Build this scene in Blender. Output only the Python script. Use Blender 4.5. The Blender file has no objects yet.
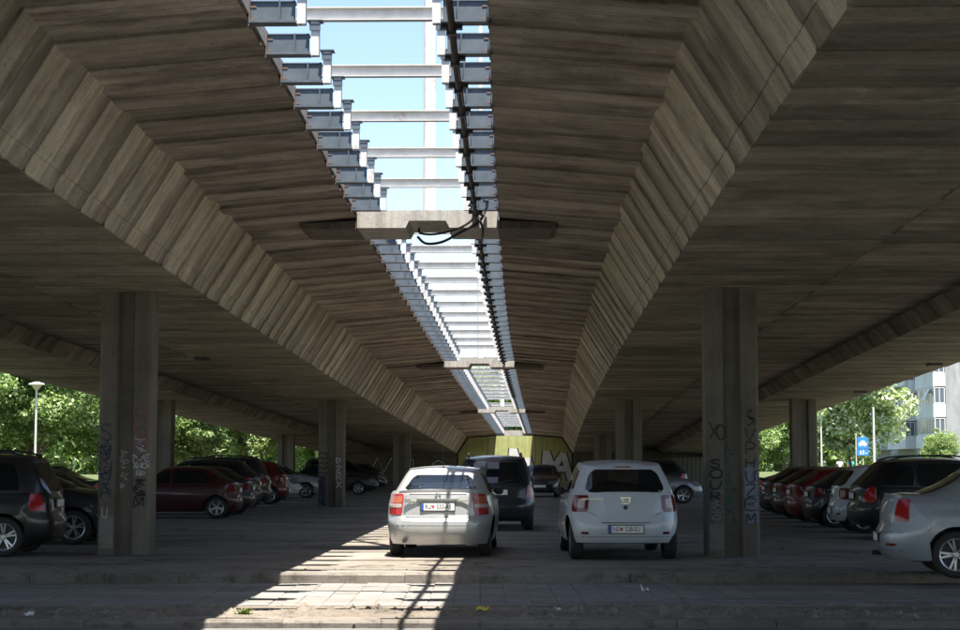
import bpy, bmesh, math, random
from mathutils import Vector, Matrix, Euler
import numpy as np
R = math.radians
rnd = random.Random(7)
scene = bpy.context.scene
col = scene.collection

# ------------------------------------------------------------------ camera, sky, sun, exposure
cam = bpy.data.cameras.new('camera')
cam.sensor_width = 36.0
cam.lens = 1745.0 * 36.0 / 960.0
cam.clip_end = 3000
cam_ob = bpy.data.objects.new('camera', cam)
col.objects.link(cam_ob)
cam_ob.location = (0, 0, 1.5)
PITCH = math.atan(146.0 / 1745.0)
cam_ob.rotation_euler = (math.pi / 2 + PITCH, 0, 0)
scene.camera = cam_ob

SUN_DIR = Vector((-0.47, 1.42, -5.3)).normalized()       # the way the light travels
sun_el = math.asin(-SUN_DIR.z)
sun_az = math.atan2(-SUN_DIR.x, -SUN_DIR.y)             # clockwise from +Y
w = bpy.data.worlds.new('World'); scene.world = w; w.use_nodes = True
nt = w.node_tree
bg = nt.nodes['Background']
sky = nt.nodes.new('ShaderNodeTexSky')
sky.sky_type = 'NISHITA'; sky.sun_disc = False
sky.sun_elevation = sun_el; sky.sun_rotation = sun_az
sky.air_density = 1.0; sky.dust_density = 1.0; sky.ozone_density = 1.0
nt.links.new(sky.outputs[0], bg.inputs[0]); bg.inputs[1].default_value = 0.08
sl = bpy.data.lights.new('sun', 'SUN'); sl.energy = 5.0; sl.angle = R(0.5); sl.color = (1, 0.95, 0.87)
sun = bpy.data.objects.new('sun', sl); col.objects.link(sun)
sun.rotation_euler = SUN_DIR.to_track_quat('-Z', 'Y').to_euler()
sun.location = (10, -20, 60)
scene.view_settings.view_transform = 'Standard'
scene.view_settings.look = 'None'
scene.view_settings.exposure = 1.8
scene.view_settings.gamma = 1.0
scene.cycles.max_bounces = 10
scene.cycles.diffuse_bounces = 6
scene.cycles.sample_clamp_indirect = 6.0

# ------------------------------------------------------------------ helpers
def mesh_obj(name, verts, faces, mat=None, parent=None, smooth=None, uv=None):
    me = bpy.data.meshes.new(name)
    me.from_pydata([tuple(v) for v in verts], [], faces)
    if uv is not None:
        l = me.uv_layers.new(name='UVMap')
        vi = np.empty(len(me.loops), dtype=np.int32); me.loops.foreach_get('vertex_index', vi)
        arr = np.asarray(uv, dtype=np.float32)[vi]
        l.data.foreach_set('uv', arr.ravel())
    if smooth is not None:
        me.polygons.foreach_set('use_smooth', [True] * len(me.polygons))
        me.set_sharp_from_angle(angle=R(smooth))
    me.update()
    return link(name, me, mat, parent)

def link(name, me, mat=None, parent=None):
    if mat is not None and not me.materials:
        me.materials.append(mat)
    o = bpy.data.objects.new(name, me); col.objects.link(o)
    if parent is not None: o.parent = parent
    return o

def empty(name, loc=(0, 0, 0), rz=0.0):
    o = bpy.data.objects.new(name, None); col.objects.link(o)
    o.location = loc; o.rotation_euler = (0, 0, rz); o.empty_display_size = 0.2
    return o

def tag(o, label=None, cat=None, group=None, kind=None):
    if label: o['label'] = label
    if cat: o['category'] = cat
    if group: o['group'] = group
    if kind: o['kind'] = kind
    return o

class MB:
    """collects simple solids in one mesh"""
    def __init__(s): s.v = []; s.f = []
    def add(s, vs, fs):
        b = len(s.v); s.v += [tuple(v) for v in vs]; s.f += [tuple(i + b for i in f) for f in fs]
    def box(s, x0, x1, y0, y1, z0, z1, fn=None):
        vs = [(x, y, z) for z in (z0, z1) for y in (y0, y1) for x in (x0, x1)]
        if fn: vs = [fn(*v) for v in vs]
        s.add(vs, [(0, 2, 3, 1), (4, 5, 7, 6), (0, 1, 5, 4), (1, 3, 7, 5), (3, 2, 6, 7), (2, 0, 4, 6)])
    def prism(s, poly, fn, a, b):
        """poly: 2D points, fn(p, t) -> 3D, extruded from a to b"""
        n = len(poly)
        vs = [fn(p, a) for p in poly] + [fn(p, b) for p in poly]
        s.add(vs, [tuple(range(n))[::-1], tuple(range(n, 2 * n))] + [(i, (i + 1) % n, n + (i + 1) % n, n + i) for i in range(n)])
    def tube(s, pts, r, n=8, cap=True):
        pts = [Vector(p) for p in pts]
        rs = r if isinstance(r, (list, tuple)) else [r] * len(pts)
        vs = []; fs = []
        ref = None
        for i, p in enumerate(pts):
            t = (pts[min(i + 1, len(pts) - 1)] - pts[max(i - 1, 0)]).normalized()
            if ref is None: ref = Vector((1, 0, 0)) if abs(t.x) < 0.8 else Vector((0, 1, 0))
            a = (ref - t * ref.dot(t)).normalized(); ref = a
            b = t.cross(a)
            for k in range(n):
                th = 2 * math.pi * k / n
                vs.append(p + (a * math.cos(th) + b * math.sin(th)) * rs[i])
        for i in range(len(pts) - 1):
            for k in range(n):
                fs.append((i * n + k, i * n + (k + 1) % n, (i + 1) * n + (k + 1) % n, (i + 1) * n + k))
        if cap:
            fs.append(tuple(range(n))[::-1]); fs.append(tuple(range((len(pts) - 1) * n, len(pts) * n)))
        s.add(vs, fs)
    def lathe(s, prof, c=(0, 0, 0), n=20, axis='z'):
        vs = []; fs = []
        for (r, h) in prof:
            for k in range(n):
                th = 2 * math.pi * k / n
                a, b = r * math.cos(th), r * math.sin(th)
                p = (a, b, h) if axis == 'z' else (a, h, b)
                vs.append((p[0] + c[0], p[1] + c[1], p[2] + c[2]))
        for i in range(len(prof) - 1):
            for k in range(n):
                q = (i * n + k, i * n + (k + 1) % n, (i + 1) * n + (k + 1) % n, (i + 1) * n + k)
                fs.append(q if axis == 'z' else q[::-1])
        s.add(vs, fs)
    def build(s, name, mat, parent=None, smooth=None):
        return mesh_obj(name, s.v, s.f, mat, parent, smooth)

# ------------------------------------------------------------------ materials
class NT:
    def __init__(s, name):
        s.m = bpy.data.materials.new(name); s.m.use_nodes = True
        s.t = s.m.node_tree; s.b = s.t.nodes['Principled BSDF']
    def n(s, typ, **kw):
        nd = s.t.nodes.new('ShaderNode' + typ)
        for k, v in kw.items():
            if k.startswith('i_'):
                nd.inputs[k[2:].replace('_', ' ')].default_value = v
            else: setattr(nd, k, v)
        return nd
    def l(s, a, b): s.t.links.new(a, b)
    def math(s, op, a, b=None, clamp=False):
        nd = s.n('Math', operation=op, use_clamp=clamp)
        for i, x in enumerate((a, b)):
            if x is None: continue
            if isinstance(x, (int, float)): nd.inputs[i].default_value = x
            else: s.l(x, nd.inputs[i])
        return nd.outputs[0]
    def ramp(s, fac, stops):
        nd = s.n('ValToRGB'); s.l(fac, nd.inputs[0])
        el = nd.color_ramp.elements
        while len(el) < len(stops): el.new(0.5)
        for e, (p, c) in zip(el, stops):
            e.position = p; e.color = (c, c, c, 1) if isinstance(c, (int, float)) else (*c, 1)
        return nd.outputs[0]
    def mix(s, fac, a, b, mode='MIX'):
        nd = s.n('Mix', data_type='RGBA', blend_type=mode)
        for i, x in ((0, fac), (6, a), (7, b)):
            if isinstance(x, (int, float)): nd.inputs[i].default_value = x
            elif isinstance(x, tuple): nd.inputs[i].default_value = (*x, 1)
            else: s.l(x, nd.inputs[i])
        return nd.outputs[2]
    def noise(s, vec, scale, detail=4, rough=0.6, out=0):
        nd = s.n('TexNoise'); nd.inputs['Scale'].default_value = scale
        nd.inputs['Detail'].default_value = detail; nd.inputs['Roughness'].default_value = rough
        if vec is not None: s.l(vec, nd.inputs['Vector'])
        return nd.outputs[out]
    def vec(s, x, y, z=0.0):
        nd = s.n('CombineXYZ')
        for i, q in enumerate((x, y, z)):
            if isinstance(q, (int, float)): nd.inputs[i].default_value = q
            else: s.l(q, nd.inputs[i])
        return nd.outputs[0]
    def bump(s, h, strength=0.3, dist=0.02):
        nd = s.n('Bump'); nd.inputs['Strength'].default_value = strength; nd.inputs['Distance'].default_value = dist
        s.l(h, nd.inputs['Height']); s.l(nd.outputs[0], s.b.inputs['Normal'])
    def color(s, c): s.l(c, s.b.inputs['Base Color'])
    def rough(s, v):
        if isinstance(v, (int, float)): s.b.inputs['Roughness'].default_value = v
        else: s.l(v, s.b.inputs['Roughness'])

def plain(name, c, rough=0.5, metal=0.0, var=0.15, scale=8.0, spec=0.5, coat=0.0):
    t = NT(name)
    co = t.n('TexCoord').outputs['Object']
    f = t.noise(co, scale, 4)
    a = tuple(x * (1 - var) for x in c); b = tuple(min(1, x * (1 + var)) for x in c)
    t.color(t.mix(f, a, b)); t.rough(rough)
    t.b.inputs['Metallic'].default_value = metal
    t.b.inputs['Specular IOR Level'].default_value = spec
    t.b.inputs['Coat Weight'].default_value = coat
    t.b.inputs['Coat Roughness'].default_value = 0.04
    return t.m

def board_concrete(name, base, dark, rust, pale, stain=0.5, rustamt=0.35, grain_c=0.3, half_c=1.0, board_c=0.3, lines=0.5):
    t = NT(name)
    uv = t.n('UVMap').outputs[0]
    sp = t.n('SeparateXYZ'); t.l(uv, sp.inputs[0]); u, v = sp.outputs[0], sp.outputs[1]
    geo = t.n('NewGeometry').outputs['Position']
    pid = t.math('FLOOR', t.math('DIVIDE', u, 1.2)); sid = t.math('FLOOR', t.math('DIVIDE', v, 50.0))
    def white(a, k=0.0):
        wn = t.n('TexWhiteNoise', noise_dimensions='2D'); t.l(t.vec(t.math('ADD', a, k), sid), wn.inputs['Vector']); return wn.outputs['Value']
    rv = white(pid)
    bu = t.math('DIVIDE', u, 0.2); bid = t.math('FLOOR', bu)
    rb, rl = white(bid, 0.37), white(bid, 71.3)
    rz = t.math('MULTIPLY', rv, 9.0)
    def streak(ku, kv, k, det, ro):
        return t.noise(t.vec(t.math('ADD', t.math('MULTIPLY', u, ku), k), t.math('MULTIPLY', v, kv), rz), 1.0, det, ro)
    grain = streak(20.0, 2.4, 0.0, 8, 0.75); stn = streak(1.5, 0.55, 5.0, 9, 0.66); stn2 = streak(3.6, 1.1, 17.0, 8, 0.68); rst = streak(2.1, 0.6, 31.0, 8, 0.66)
    wob = streak(.8, .45, 50.0, 6, 0.65)
    fine = t.noise(geo, 34.0, 6, 0.75); blotch = t.noise(geo, 1.1, 9, 0.66); patchn = t.noise(geo, 2.6, 9, 0.7)
    c = t.mix(t.ramp(grain, [(0.34, 0.0), (0.66, 1.0)]), tuple(x * (1 - grain_c) for x in base), tuple(x * (1 + grain_c * .7) for x in base))
    c = t.mix(t.math('MULTIPLY', t.ramp(patchn, [(0.54, 0.0), (0.62, 1.0)]), .6), c, pale)
    c = t.mix(t.math('MULTIPLY', t.ramp(rst, [(0.54, 0.0), (0.62, 1.0)]), rustamt), c, rust)
    c = t.mix(t.math('MULTIPLY', t.ramp(stn, [(0.51, 0.0), (0.64, 1.0)]), stain), c, dark)
    c = t.mix(t.math('MULTIPLY', t.ramp(stn2, [(0.56, 0.0), (0.66, 1.0)]), stain * .5), c, dark)
    fr = t.math('ADD', t.math('FRACT', t.math('DIVIDE', u, 1.2)), t.math('MULTIPLY', t.math('SUBTRACT', wob, 0.5), 0.55))
    k = lambda q: 1 + (q - 1) * half_c
    half = t.ramp(fr, [(0.0, k(.98)), (0.44, k(1.12)), (0.52, k(.80)), (0.72, k(.95)), (0.92, k(.60))])
    c = t.mix(1.0, c, half, 'MULTIPLY')
    pit = t.noise(geo, 9.0, 9, 0.78)
    c = t.mix(t.math('MULTIPLY', t.ramp(pit, [(0.57, 0.0), (0.64, 1.0)]), .45), c, dark)
    mould = t.noise(geo, .55, 9, 0.72)
    c = t.mix(t.math('MULTIPLY', t.ramp(mould, [(0.54, 0.0), (0.64, 1.0)]), .40), c, tuple(x * .8 for x in dark))
    f1 = t.math('FRACT', bu); e1 = t.math('MINIMUM', f1, t.math('SUBTRACT', 1.0, f1))
    ln = t.math('MULTIPLY', t.math('MULTIPLY', t.math('LESS_THAN', e1, 0.028), t.math('GREATER_THAN', rl, 0.35)), lines)
    c = t.mix(ln, c, tuple(x * .35 for x in dark))
    f2 = t.math('FRACT', t.math('DIVIDE', u, 1.2)); e2 = t.math('MINIMUM', f2, t.math('SUBTRACT', 1.0, f2))
    c = t.mix(t.math('MULTIPLY', t.math('LESS_THAN', e2, 0.012), .8), c, tuple(x * .3 for x in dark))
    br = t.math('ADD', t.math('MULTIPLY', rv, 0.45), t.math('ADD', t.math('MULTIPLY', rb, board_c), 0.77 - board_c * .5))
    br = t.math('MULTIPLY', br, t.ramp(blotch, [(0.36, 0.74), (0.62, 1.12)]))
    br = t.math('MULTIPLY', br, t.ramp(fine, [(0.3, 0.80), (0.7, 1.15)]))
    c = t.mix(1.0, c, t.vec(br, br, br), 'MULTIPLY')
    t.color(c); t.rough(0.9); t.b.inputs['Specular IOR Level'].default_value = 0.2
    h = t.math('SUBTRACT', t.math('ADD', t.math('MULTIPLY', grain, 0.5), t.math('MULTIPLY', fine, 0.5)), t.math('MULTIPLY', ln, 0.8))
    t.bump(h, 0.55, 0.02)
    return t.m

def vert_concrete(name, base, dark, scale=1.0):
    t = NT(name)
    geo = t.n('NewGeometry').outputs['Position']
    sp = t.n('SeparateXYZ'); t.l(geo, sp.inputs[0])
    st = t.noise(t.vec(t.math('MULTIPLY', sp.outputs[0], 7.0 * scale), t.math('MULTIPLY', sp.outputs[1], 7.0 * scale), t.math('MULTIPLY', sp.outputs[2], 0.45)), 1.0, 5, 0.6)
    bl = t.noise(geo, 1.7 * scale, 5, 0.6); fi = t.noise(geo, 35.0, 4, 0.7)
    c = t.mix(t.ramp(st, [(0.30, 0.0), (0.70, 1.0)]), tuple(x * 0.74 for x in base), tuple(x * 1.12 for x in base))
    c = t.mix(t.ramp(bl, [(0.5, 0.0), (0.72, 0.6)]), c, dark)
    k = t.ramp(fi, [(0.3, 0.82), (0.7, 1.12)])
    c = t.mix(1.0, c, k, 'MULTIPLY')
    t.color(c); t.rough(0.9); t.b.inputs['Specular IOR Level'].default_value = 0.2
    t.bump(fi, 0.3, 0.01)
    return t.m

def ground_mat(name, base, dark, light, spot=0.4, rough=0.92, fine=40.0, bump=0.4, cracks=False):
    t = NT(name)
    geo = t.n('NewGeometry').outputs['Position']
    sp = t.n('SeparateXYZ'); t.l(geo, sp.inputs[0])
    strk = t.noise(t.vec(t.math('MULTIPLY', sp.outputs[0], 0.22), t.math('MULTIPLY', sp.outputs[1], 1.4), 0.0), 1.0, 5, 0.6)
    bl = t.noise(geo, 0.55, 6, 0.62); md = t.noise(geo, 4.5, 6, 0.68); fi = t.noise(geo, fine, 5, 0.75)
    c = t.mix(t.ramp(bl, [(0.35, 0.0), (0.65, 1.0)]), base, light)
    c = t.mix(t.math('MULTIPLY', t.ramp(strk, [(0.45, 0.0), (0.65, 1.0)]), 0.55), c, dark)
    c = t.mix(t.math('MULTIPLY', t.ramp(md, [(0.5, 0.0), (0.66, 1.0)]), spot), c, dark)
    if cracks:
        vo = t.n('TexVoronoi', feature='DISTANCE_TO_EDGE'); vo.inputs['Scale'].default_value = .42
        wp = t.n('VectorMath', operation='ADD'); t.l(geo, wp.inputs[0])
        ns = t.n('TexNoise'); ns.inputs['Scale'].default_value = 1.6; ns.inputs['Detail'].default_value = 6; t.l(geo, ns.inputs['Vector']); t.l(ns.outputs['Color'], wp.inputs[1]); t.l(wp.outputs[0], vo.inputs['Vector'])
        c = t.mix(t.math('MULTIPLY', t.math('LESS_THAN', vo.outputs['Distance'], .012), .6), c, tuple(x * .4 for x in dark))
        oil = t.noise(geo, .8, 3, .5)
        c = t.mix(t.math('MULTIPLY', t.ramp(oil, [(.60, 0.0), (.68, 1.0)]), .55), c, tuple(x * .45 for x in dark))
        dust = t.noise(geo, .33, 8, .68)
        c = t.mix(t.math('MULTIPLY', t.ramp(dust, [(.48, 0.0), (.6, 1.0)]), .5), c, tuple(min(1, x * 1.15) for x in light))
    k = t.ramp(fi, [(0.25, 0.72), (0.75, 1.2)])
    c = t.mix(1.0, c, k, 'MULTIPLY')
    t.color(c); t.rough(rough); t.b.inputs['Specular IOR Level'].default_value = 0.25
    t.bump(t.math('ADD', fi, t.math('MULTIPLY', md, 0.8)), bump, 0.02)
    return t.m

M = {}
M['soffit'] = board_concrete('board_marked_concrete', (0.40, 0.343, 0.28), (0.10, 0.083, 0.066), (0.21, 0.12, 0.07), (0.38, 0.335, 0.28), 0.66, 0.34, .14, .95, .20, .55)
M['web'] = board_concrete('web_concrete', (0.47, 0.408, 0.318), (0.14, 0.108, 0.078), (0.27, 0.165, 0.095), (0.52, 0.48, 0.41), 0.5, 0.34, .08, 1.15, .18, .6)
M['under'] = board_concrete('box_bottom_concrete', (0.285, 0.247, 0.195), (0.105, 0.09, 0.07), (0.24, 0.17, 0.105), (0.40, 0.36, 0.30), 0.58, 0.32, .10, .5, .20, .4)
M['deck'] = vert_concrete('deck_concrete', (0.25, 0.235, 0.21), (0.10, 0.09, 0.08))
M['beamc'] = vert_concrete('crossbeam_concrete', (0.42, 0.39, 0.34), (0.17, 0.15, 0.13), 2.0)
M['pillar'] = vert_concrete('pillar_concrete', (0.165, 0.15, 0.128), (0.08, 0.072, 0.062), .8)
M['asphalt'] = ground_mat('parking_surface', (0.178, 0.153, 0.124), (0.088, 0.075, 0.06), (0.245, 0.217, 0.185), 0.5, cracks=True)
M['road'] = ground_mat('road_asphalt', (0.16, 0.155, 0.15), (0.09, 0.088, 0.085), (0.2, 0.195, 0.19), 0.35)
M['dirt'] = ground_mat('dirt', (0.20, 0.168, 0.135), (0.075, 0.062, 0.05), (0.29, 0.25, 0.205), 0.6, bump=0.9)
M['slab'] = ground_mat('paving_concrete', (0.215, 0.205, 0.192), (0.12, 0.112, 0.10), (0.26, 0.25, 0.232), 0.4)
M['kerb'] = ground_mat('kerb_concrete', (0.17, 0.15, 0.13), (0.075, 0.066, 0.056), (0.22, 0.195, 0.17), 0.8)
M['grass'] = ground_mat('grass_ground', (0.07, 0.10, 0.035), (0.05, 0.06, 0.03), (0.10, 0.12, 0.05), 0.4)
t_ = NT('galvanised_steel'); g_ = t_.n('NewGeometry').outputs['Position']; q_ = t_.noise(g_, 5.0, 8, .7); q2_ = t_.noise(g_, 2.3, 9, .72)
c_ = t_.mix(t_.ramp(q_, [(.35, 0.0), (.65, 1.0)]), (.065, .085, .105), (.10, .122, .145)); c_ = t_.mix(t_.math('MULTIPLY', t_.ramp(q2_, [(.60, 0.0), (.70, 1.0)]), .35), c_, (.08, .06, .05)); t_.color(c_); t_.rough(.55)
M['steel'] = t_.m
t_ = NT('white_steel'); g_ = t_.n('NewGeometry').outputs['Position']; q_ = t_.noise(g_, 6.0, 8, .7); q2_ = t_.noise(g_, 3.1, 9, .72)
c_ = t_.mix(t_.ramp(q_, [(.35, 0.0), (.65, 1.0)]), (.50, .48, .45), (.62, .60, .57)); c_ = t_.mix(t_.math('MULTIPLY', t_.ramp(q2_, [(.60, 0.0), (.66, 1.0)]), .6), c_, (.30, .19, .12)); t_.color(c_); t_.rough(.55)
M['steelw'] = t_.m
M['rust'] = plain('rusty_steel', (0.17, 0.10, 0.075), 0.8, 0.0, 0.4, 20)
M['pipe'] = plain('brown_pipe', (0.07, 0.05, 0.04), 0.6, 0.0, 0.3, 6)
M['black'] = plain('black_rubber', (0.018, 0.018, 0.019), 0.75, 0.0, 0.2, 20)
M['plastic'] = plain('dark_plastic', (0.025, 0.025, 0.027), 0.5, 0.0, 0.2, 20)
M['rim'] = plain('alloy_rim', (0.50, 0.51, 0.53), 0.3, 0.7, 0.1, 9)
M['chrome'] = plain('chrome_trim', (0.75, 0.75, 0.77), 0.12, 1.0, 0.02, 9)
M['bluep'] = plain('plate_blue', (0.02, 0.08, 0.45), 0.45)
M['platew'] = plain('plate_white', (0.78, 0.78, 0.76), 0.4, 0, 0.03)
M['ink'] = plain('plate_ink', (0.015, 0.015, 0.018), 0.5)
M['redink'] = plain('red_mark', (0.5, 0.1, 0.12), 0.5)
M['seat'] = plain('seat_fabric', (0.05, 0.05, 0.055), 0.9)
def glass_mat(name, c, rough=0.02):
    t = NT(name); t.b.inputs['Base Color'].default_value = (*c, 1); t.rough(rough)
    t.b.inputs['Specular IOR Level'].default_value = 0.6
    co = t.n('TexCoord').outputs['Object']
    t.rough(t.ramp(t.noise(co, 3.0, 4), [(0.3, rough), (0.8, rough + 0.05)]))
    return t.m
M['glass'] = glass_mat('car_glass', (0.006, 0.008, 0.010))
M['tail'] = glass_mat('tail_lamp_dark', (0.13, 0.004, 0.004), 0.12); M['tail2'] = glass_mat('tail_lamp_red', (0.36, 0.008, 0.008), 0.12)
M['tailw'] = glass_mat('tail_lamp_clear', (0.45, 0.36, 0.33), 0.15)
M['taila'] = glass_mat('tail_lamp_amber', (0.42, 0.11, 0.05), 0.15)
M['head'] = glass_mat('head_lamp', (0.14, 0.15, 0.16), 0.08)
def paint(name, c, metal=0.0, rough=0.32):
    t = NT(name)
    co = t.n('TexCoord').outputs['Object']
    d = t.noise(co, 2.2, 6, 0.7)
    dirt = t.ramp(d, [(0.45, 0.0), (0.8, 0.35)])
    t.color(t.mix(dirt, c, tuple(x * 0.6 + 0.008 for x in c)))
    t.b.inputs['Metallic'].default_value = metal
    t.rough(t.ramp(d, [(0.3, rough), (0.8, rough + 0.18)]))
    t.b.inputs['Coat Weight'].default_value = 0.55; t.b.inputs['Coat Roughness'].default_value = 0.06
    return t.m
P = dict(silver=paint('paint_silver', (0.45, 0.45, 0.45), 0.45), white=paint('paint_white', (0.50, 0.54, 0.59)),
         black=paint('paint_black', (0.006, 0.006, 0.007)), navy=paint('paint_navy', (0.006, 0.009, 0.015), 0.1),
         red=paint('paint_red', (0.13, 0.007, 0.010)), midgrey=paint('paint_mid_grey', (0.15, 0.16, 0.175), 0.4), darkred=paint('paint_dark_red', (0.04, 0.004, 0.006)),
         grey=paint('paint_grey', (0.05, 0.052, 0.057), 0.3), dark=paint('paint_charcoal', (0.018, 0.019, 0.022), 0.2),
         lsilver=paint('paint_light_silver', (0.34, 0.37, 0.41), 0.4))

def leaf_mat(name, c1, c2, c3):
    t = NT(name)
    r = t.n('NewGeometry').outputs['Random Per Island']
    c = t.ramp(r, [(0.0, c1), (0.55, c2), (1.0, c3)])
    t.color(c); t.rough(0.5); t.b.inputs['Specular IOR Level'].default_value = 0.35
    tr = t.n('BsdfTranslucent'); t.l(t.mix(1.0, c, (1.2, 1.5, 0.6), 'MULTIPLY'), tr.inputs[0])
    ms = t.n('MixShader'); ms.inputs[0].default_value = 0.38
    t.l(t.b.outputs[0], ms.inputs[1]); t.l(tr.outputs[0], ms.inputs[2])
    t.l(ms.outputs[0], t.t.nodes['Material Output'].inputs[0])
    return t.m
M['leaf'] = leaf_mat('leaves_green', (0.07, 0.11, 0.035), (0.24, 0.32, 0.12), (0.46, 0.52, 0.30))
M['leaf2'] = leaf_mat('leaves_pale', (0.13, 0.17, 0.08), (0.44, 0.48, 0.32), (0.80, 0.79, 0.68))
M['bark'] = plain('bark', (0.11, 0.085, 0.065), 0.9, 0, 0.4, 14)

# ------------------------------------------------------------------ viaduct line (found from the photograph)
CX = (0.0928, 2.1693, 0.5642, -0.2655); CZ = (3.4301, -1.5633, -0.0894, -0.0445)
def _poly(c, d):
    q = (d - 60) / 60
    return c[0] + c[1] * q + c[2] * q * q + c[3] * q ** 3
def _dpoly(c, d):
    q = (d - 60) / 60
    return (c[1] + 2 * c[2] * q + 3 * c[3] * q * q) / 60
def line(d):
    e = min(max(d, 10), 115)
    return (_poly(CX, e) + (d - e) * _dpoly(CX, e), _poly(CZ, e) + (d - e) * _dpoly(CZ, e), _dpoly(CX, e))
def B(d, o, z):
    """point at distance d along the viaduct, offset o across it, height z above the underside of the boxes"""
    x, h, s = line(d)
    n = 1 / math.sqrt(1 + s * s)
    return (x + o * n, d - o * s * n, h + z)
def G(d, o, z):
    x, h, s = line(d)
    n = 1 / math.sqrt(1 + s * s)
    return (x + o * n, d - o * s * n, z)

# ------------------------------------------------------------------ ground
def sheet(name, x0, x1, y0, y1, z, mat, nx=1, ny=1):
    vs = [(x0 + (x1 - x0) * i / nx, y0 + (y1 - y0) * j / ny, z) for j in range(ny + 1) for i in range(nx + 1)]
    fs = [(j * (nx + 1) + i, j * (nx + 1) + i + 1, (j + 1) * (nx + 1) + i + 1, (j + 1) * (nx + 1) + i) for j in range(ny) for i in range(nx)]
    return tag(mesh_obj(name, vs, fs, mat), kind='structure')
sheet('ground', -900, 900, -300, 1500, -0.25, M['grass'])
KY = 23.45        # kerb line at the front of the parking area
WY = 19.9         # near edge of the footpath
RY = 18.0         # kerb to the road
mb = MB(); mb.box(-16.5, 16.5, KY + 0.16, 118, -0.24, 0.0)
tag(mb.build('parking_area', M['asphalt']), kind='structure')
mb = MB(); mb.box(-300, -16.51, KY + 0.16, 420, -0.24, -0.012); mb.box(16.51, 300, KY + 0.16, 420, -0.24, -0.012); mb.box(-16.5, 16.5, 118.01, 420, -.24, -.012)
tag(mb.build('verge', M['grass']), kind='structure')
sheet('road', -300, 300, -4, RY - 0.15, -0.185, M['road'])
mb = MB(); mb.box(-120, 120, RY, WY, -0.24, -0.135); tag(mb.build('dirt_strip', M['dirt']), kind='structure')
mb = MB(); mb.box(-120, 120, WY, KY, -0.24, -0.129); path = tag(mb.build('footpath', M['dirt']), kind='structure')
# kerbs: stones one metre long
for (nm, y0, zt) in (('parking_kerb', KY, 0.012), ('road_kerb', RY - 0.15, -0.105)):
    kerb = empty(nm, (0, y0, 0)); tag(kerb, kind='structure')
    k_me = None
    for i in range(-13, 14):
        if k_me is None:
            mb = MB(); mb.prism([(0.0, -0.24), (0.16, -0.24), (0.16, zt), (0.035, zt), (0.0, zt - 0.03)], lambda p, t: (t, p[0], p[1]), 0.001, 0.9975)
            o = mb.build('kerb_stone', M['kerb'], kerb); k_me = o.data
        else:
            o = link('kerb_stone', k_me, None, kerb)
        o.location = (i + rnd.uniform(-.004, .004), rnd.uniform(-.012, .012), rnd.uniform(-.012, .008))
        o.rotation_euler = (0, 0, rnd.uniform(-.006, .006))
# paving slabs
tile_me = []
tw, tl = 0.30, 0.585
for k in range(4):
    mb = MB(); c = 0.009
    a, b = tw / 2 - 0.003, tl / 2 - 0.0035
    vs = [(-a, -b, -.03), (a, -b, -.03), (a, b, -.03), (-a, b, -.03), (-a, -b, .012), (a, -b, .012), (a, b, .012), (-a, b, .012),
          (-a + c, -b + c, .018), (a - c, -b + c, .018), (a - c, b - c, .018), (-a + c, b - c, .018)]
    fs = [(0, 1, 5, 4), (1, 2, 6, 5), (2, 3, 7, 6), (3, 0, 4, 7), (4, 5, 9, 8), (5, 6, 10, 9), (6, 7, 11, 10), (7, 4, 8, 11), (8, 9, 10, 11)]
    me = bpy.data.meshes.new('paving_slab'); me.from_pydata(vs, [], fs); me.materials.append(M['slab']); tile_me.append(me)
nrow = 6
far_mb = MB()
for j in range(nrow):
    yc = WY + 0.03 + tl / 2 + j * tl
    for i in range(-60, 61):
        xc = (i + 0.5) * tw
        dz = rnd.uniform(-.008, .006); rx, ry = rnd.uniform(-.016, .016), rnd.uniform(-.010, .010)
        if abs(xc - 0.0) < 7.2:
            o = link('paving_slab', tile_me[(i * 7 + j) % 4], None, path)
            o.location = (xc, yc, -0.137 + dz); o.rotation_euler = (ry, rx, rnd.uniform(-.006, .006))
        else:
            a, b = tw / 2 - 0.005, tl / 2 - 0.006
            far_mb.box(xc - a, xc + a, yc - b, yc + b, -.16, -0.119 + dz)
tag(far_mb.build('paving_slab', M['slab'], path), kind='stuff')
# loose soil and debris along the dirt strip
def clods(name, n, x0, x1, y0, y1, z, smin, smax, mat, seed):
    r = random.Random(seed); mb = MB()
    for _ in range(n):
        s = r.uniform(smin, smax) * (r.random() ** 1.5 + .25); c = Vector((r.uniform(x0, x1), r.gauss((y0 + y1) / 2, (y1 - y0) / 4), z))
        dirs = [(1, 0, 0), (0, 1, 0), (-1, 0, 0), (0, -1, 0)]
        vs = [c + Vector(d) * s * r.uniform(.6, 1.3) for d in dirs] + [c + Vector((r.uniform(-.3, .3) * s, r.uniform(-.3, .3) * s, s * r.uniform(.35, .8)))]
        mb.add(vs, [(0, 1, 4), (1, 2, 4), (2, 3, 4), (3, 0, 4)])
    return tag(mb.build(name, mat), kind='stuff')
tag(clods('soil', 2600, -9, 9, 18.2, 20.0, -0.137, .012, .075, M['dirt'], 3), 'loose soil and debris along the dirt strip by the footpath')
tag(clods('gravel', 1500, -9, 9, KY + .1, KY + 1.6, -0.002, .006, .028, M['kerb'], 4), 'fine grit on the parking area by the kerb')

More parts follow.
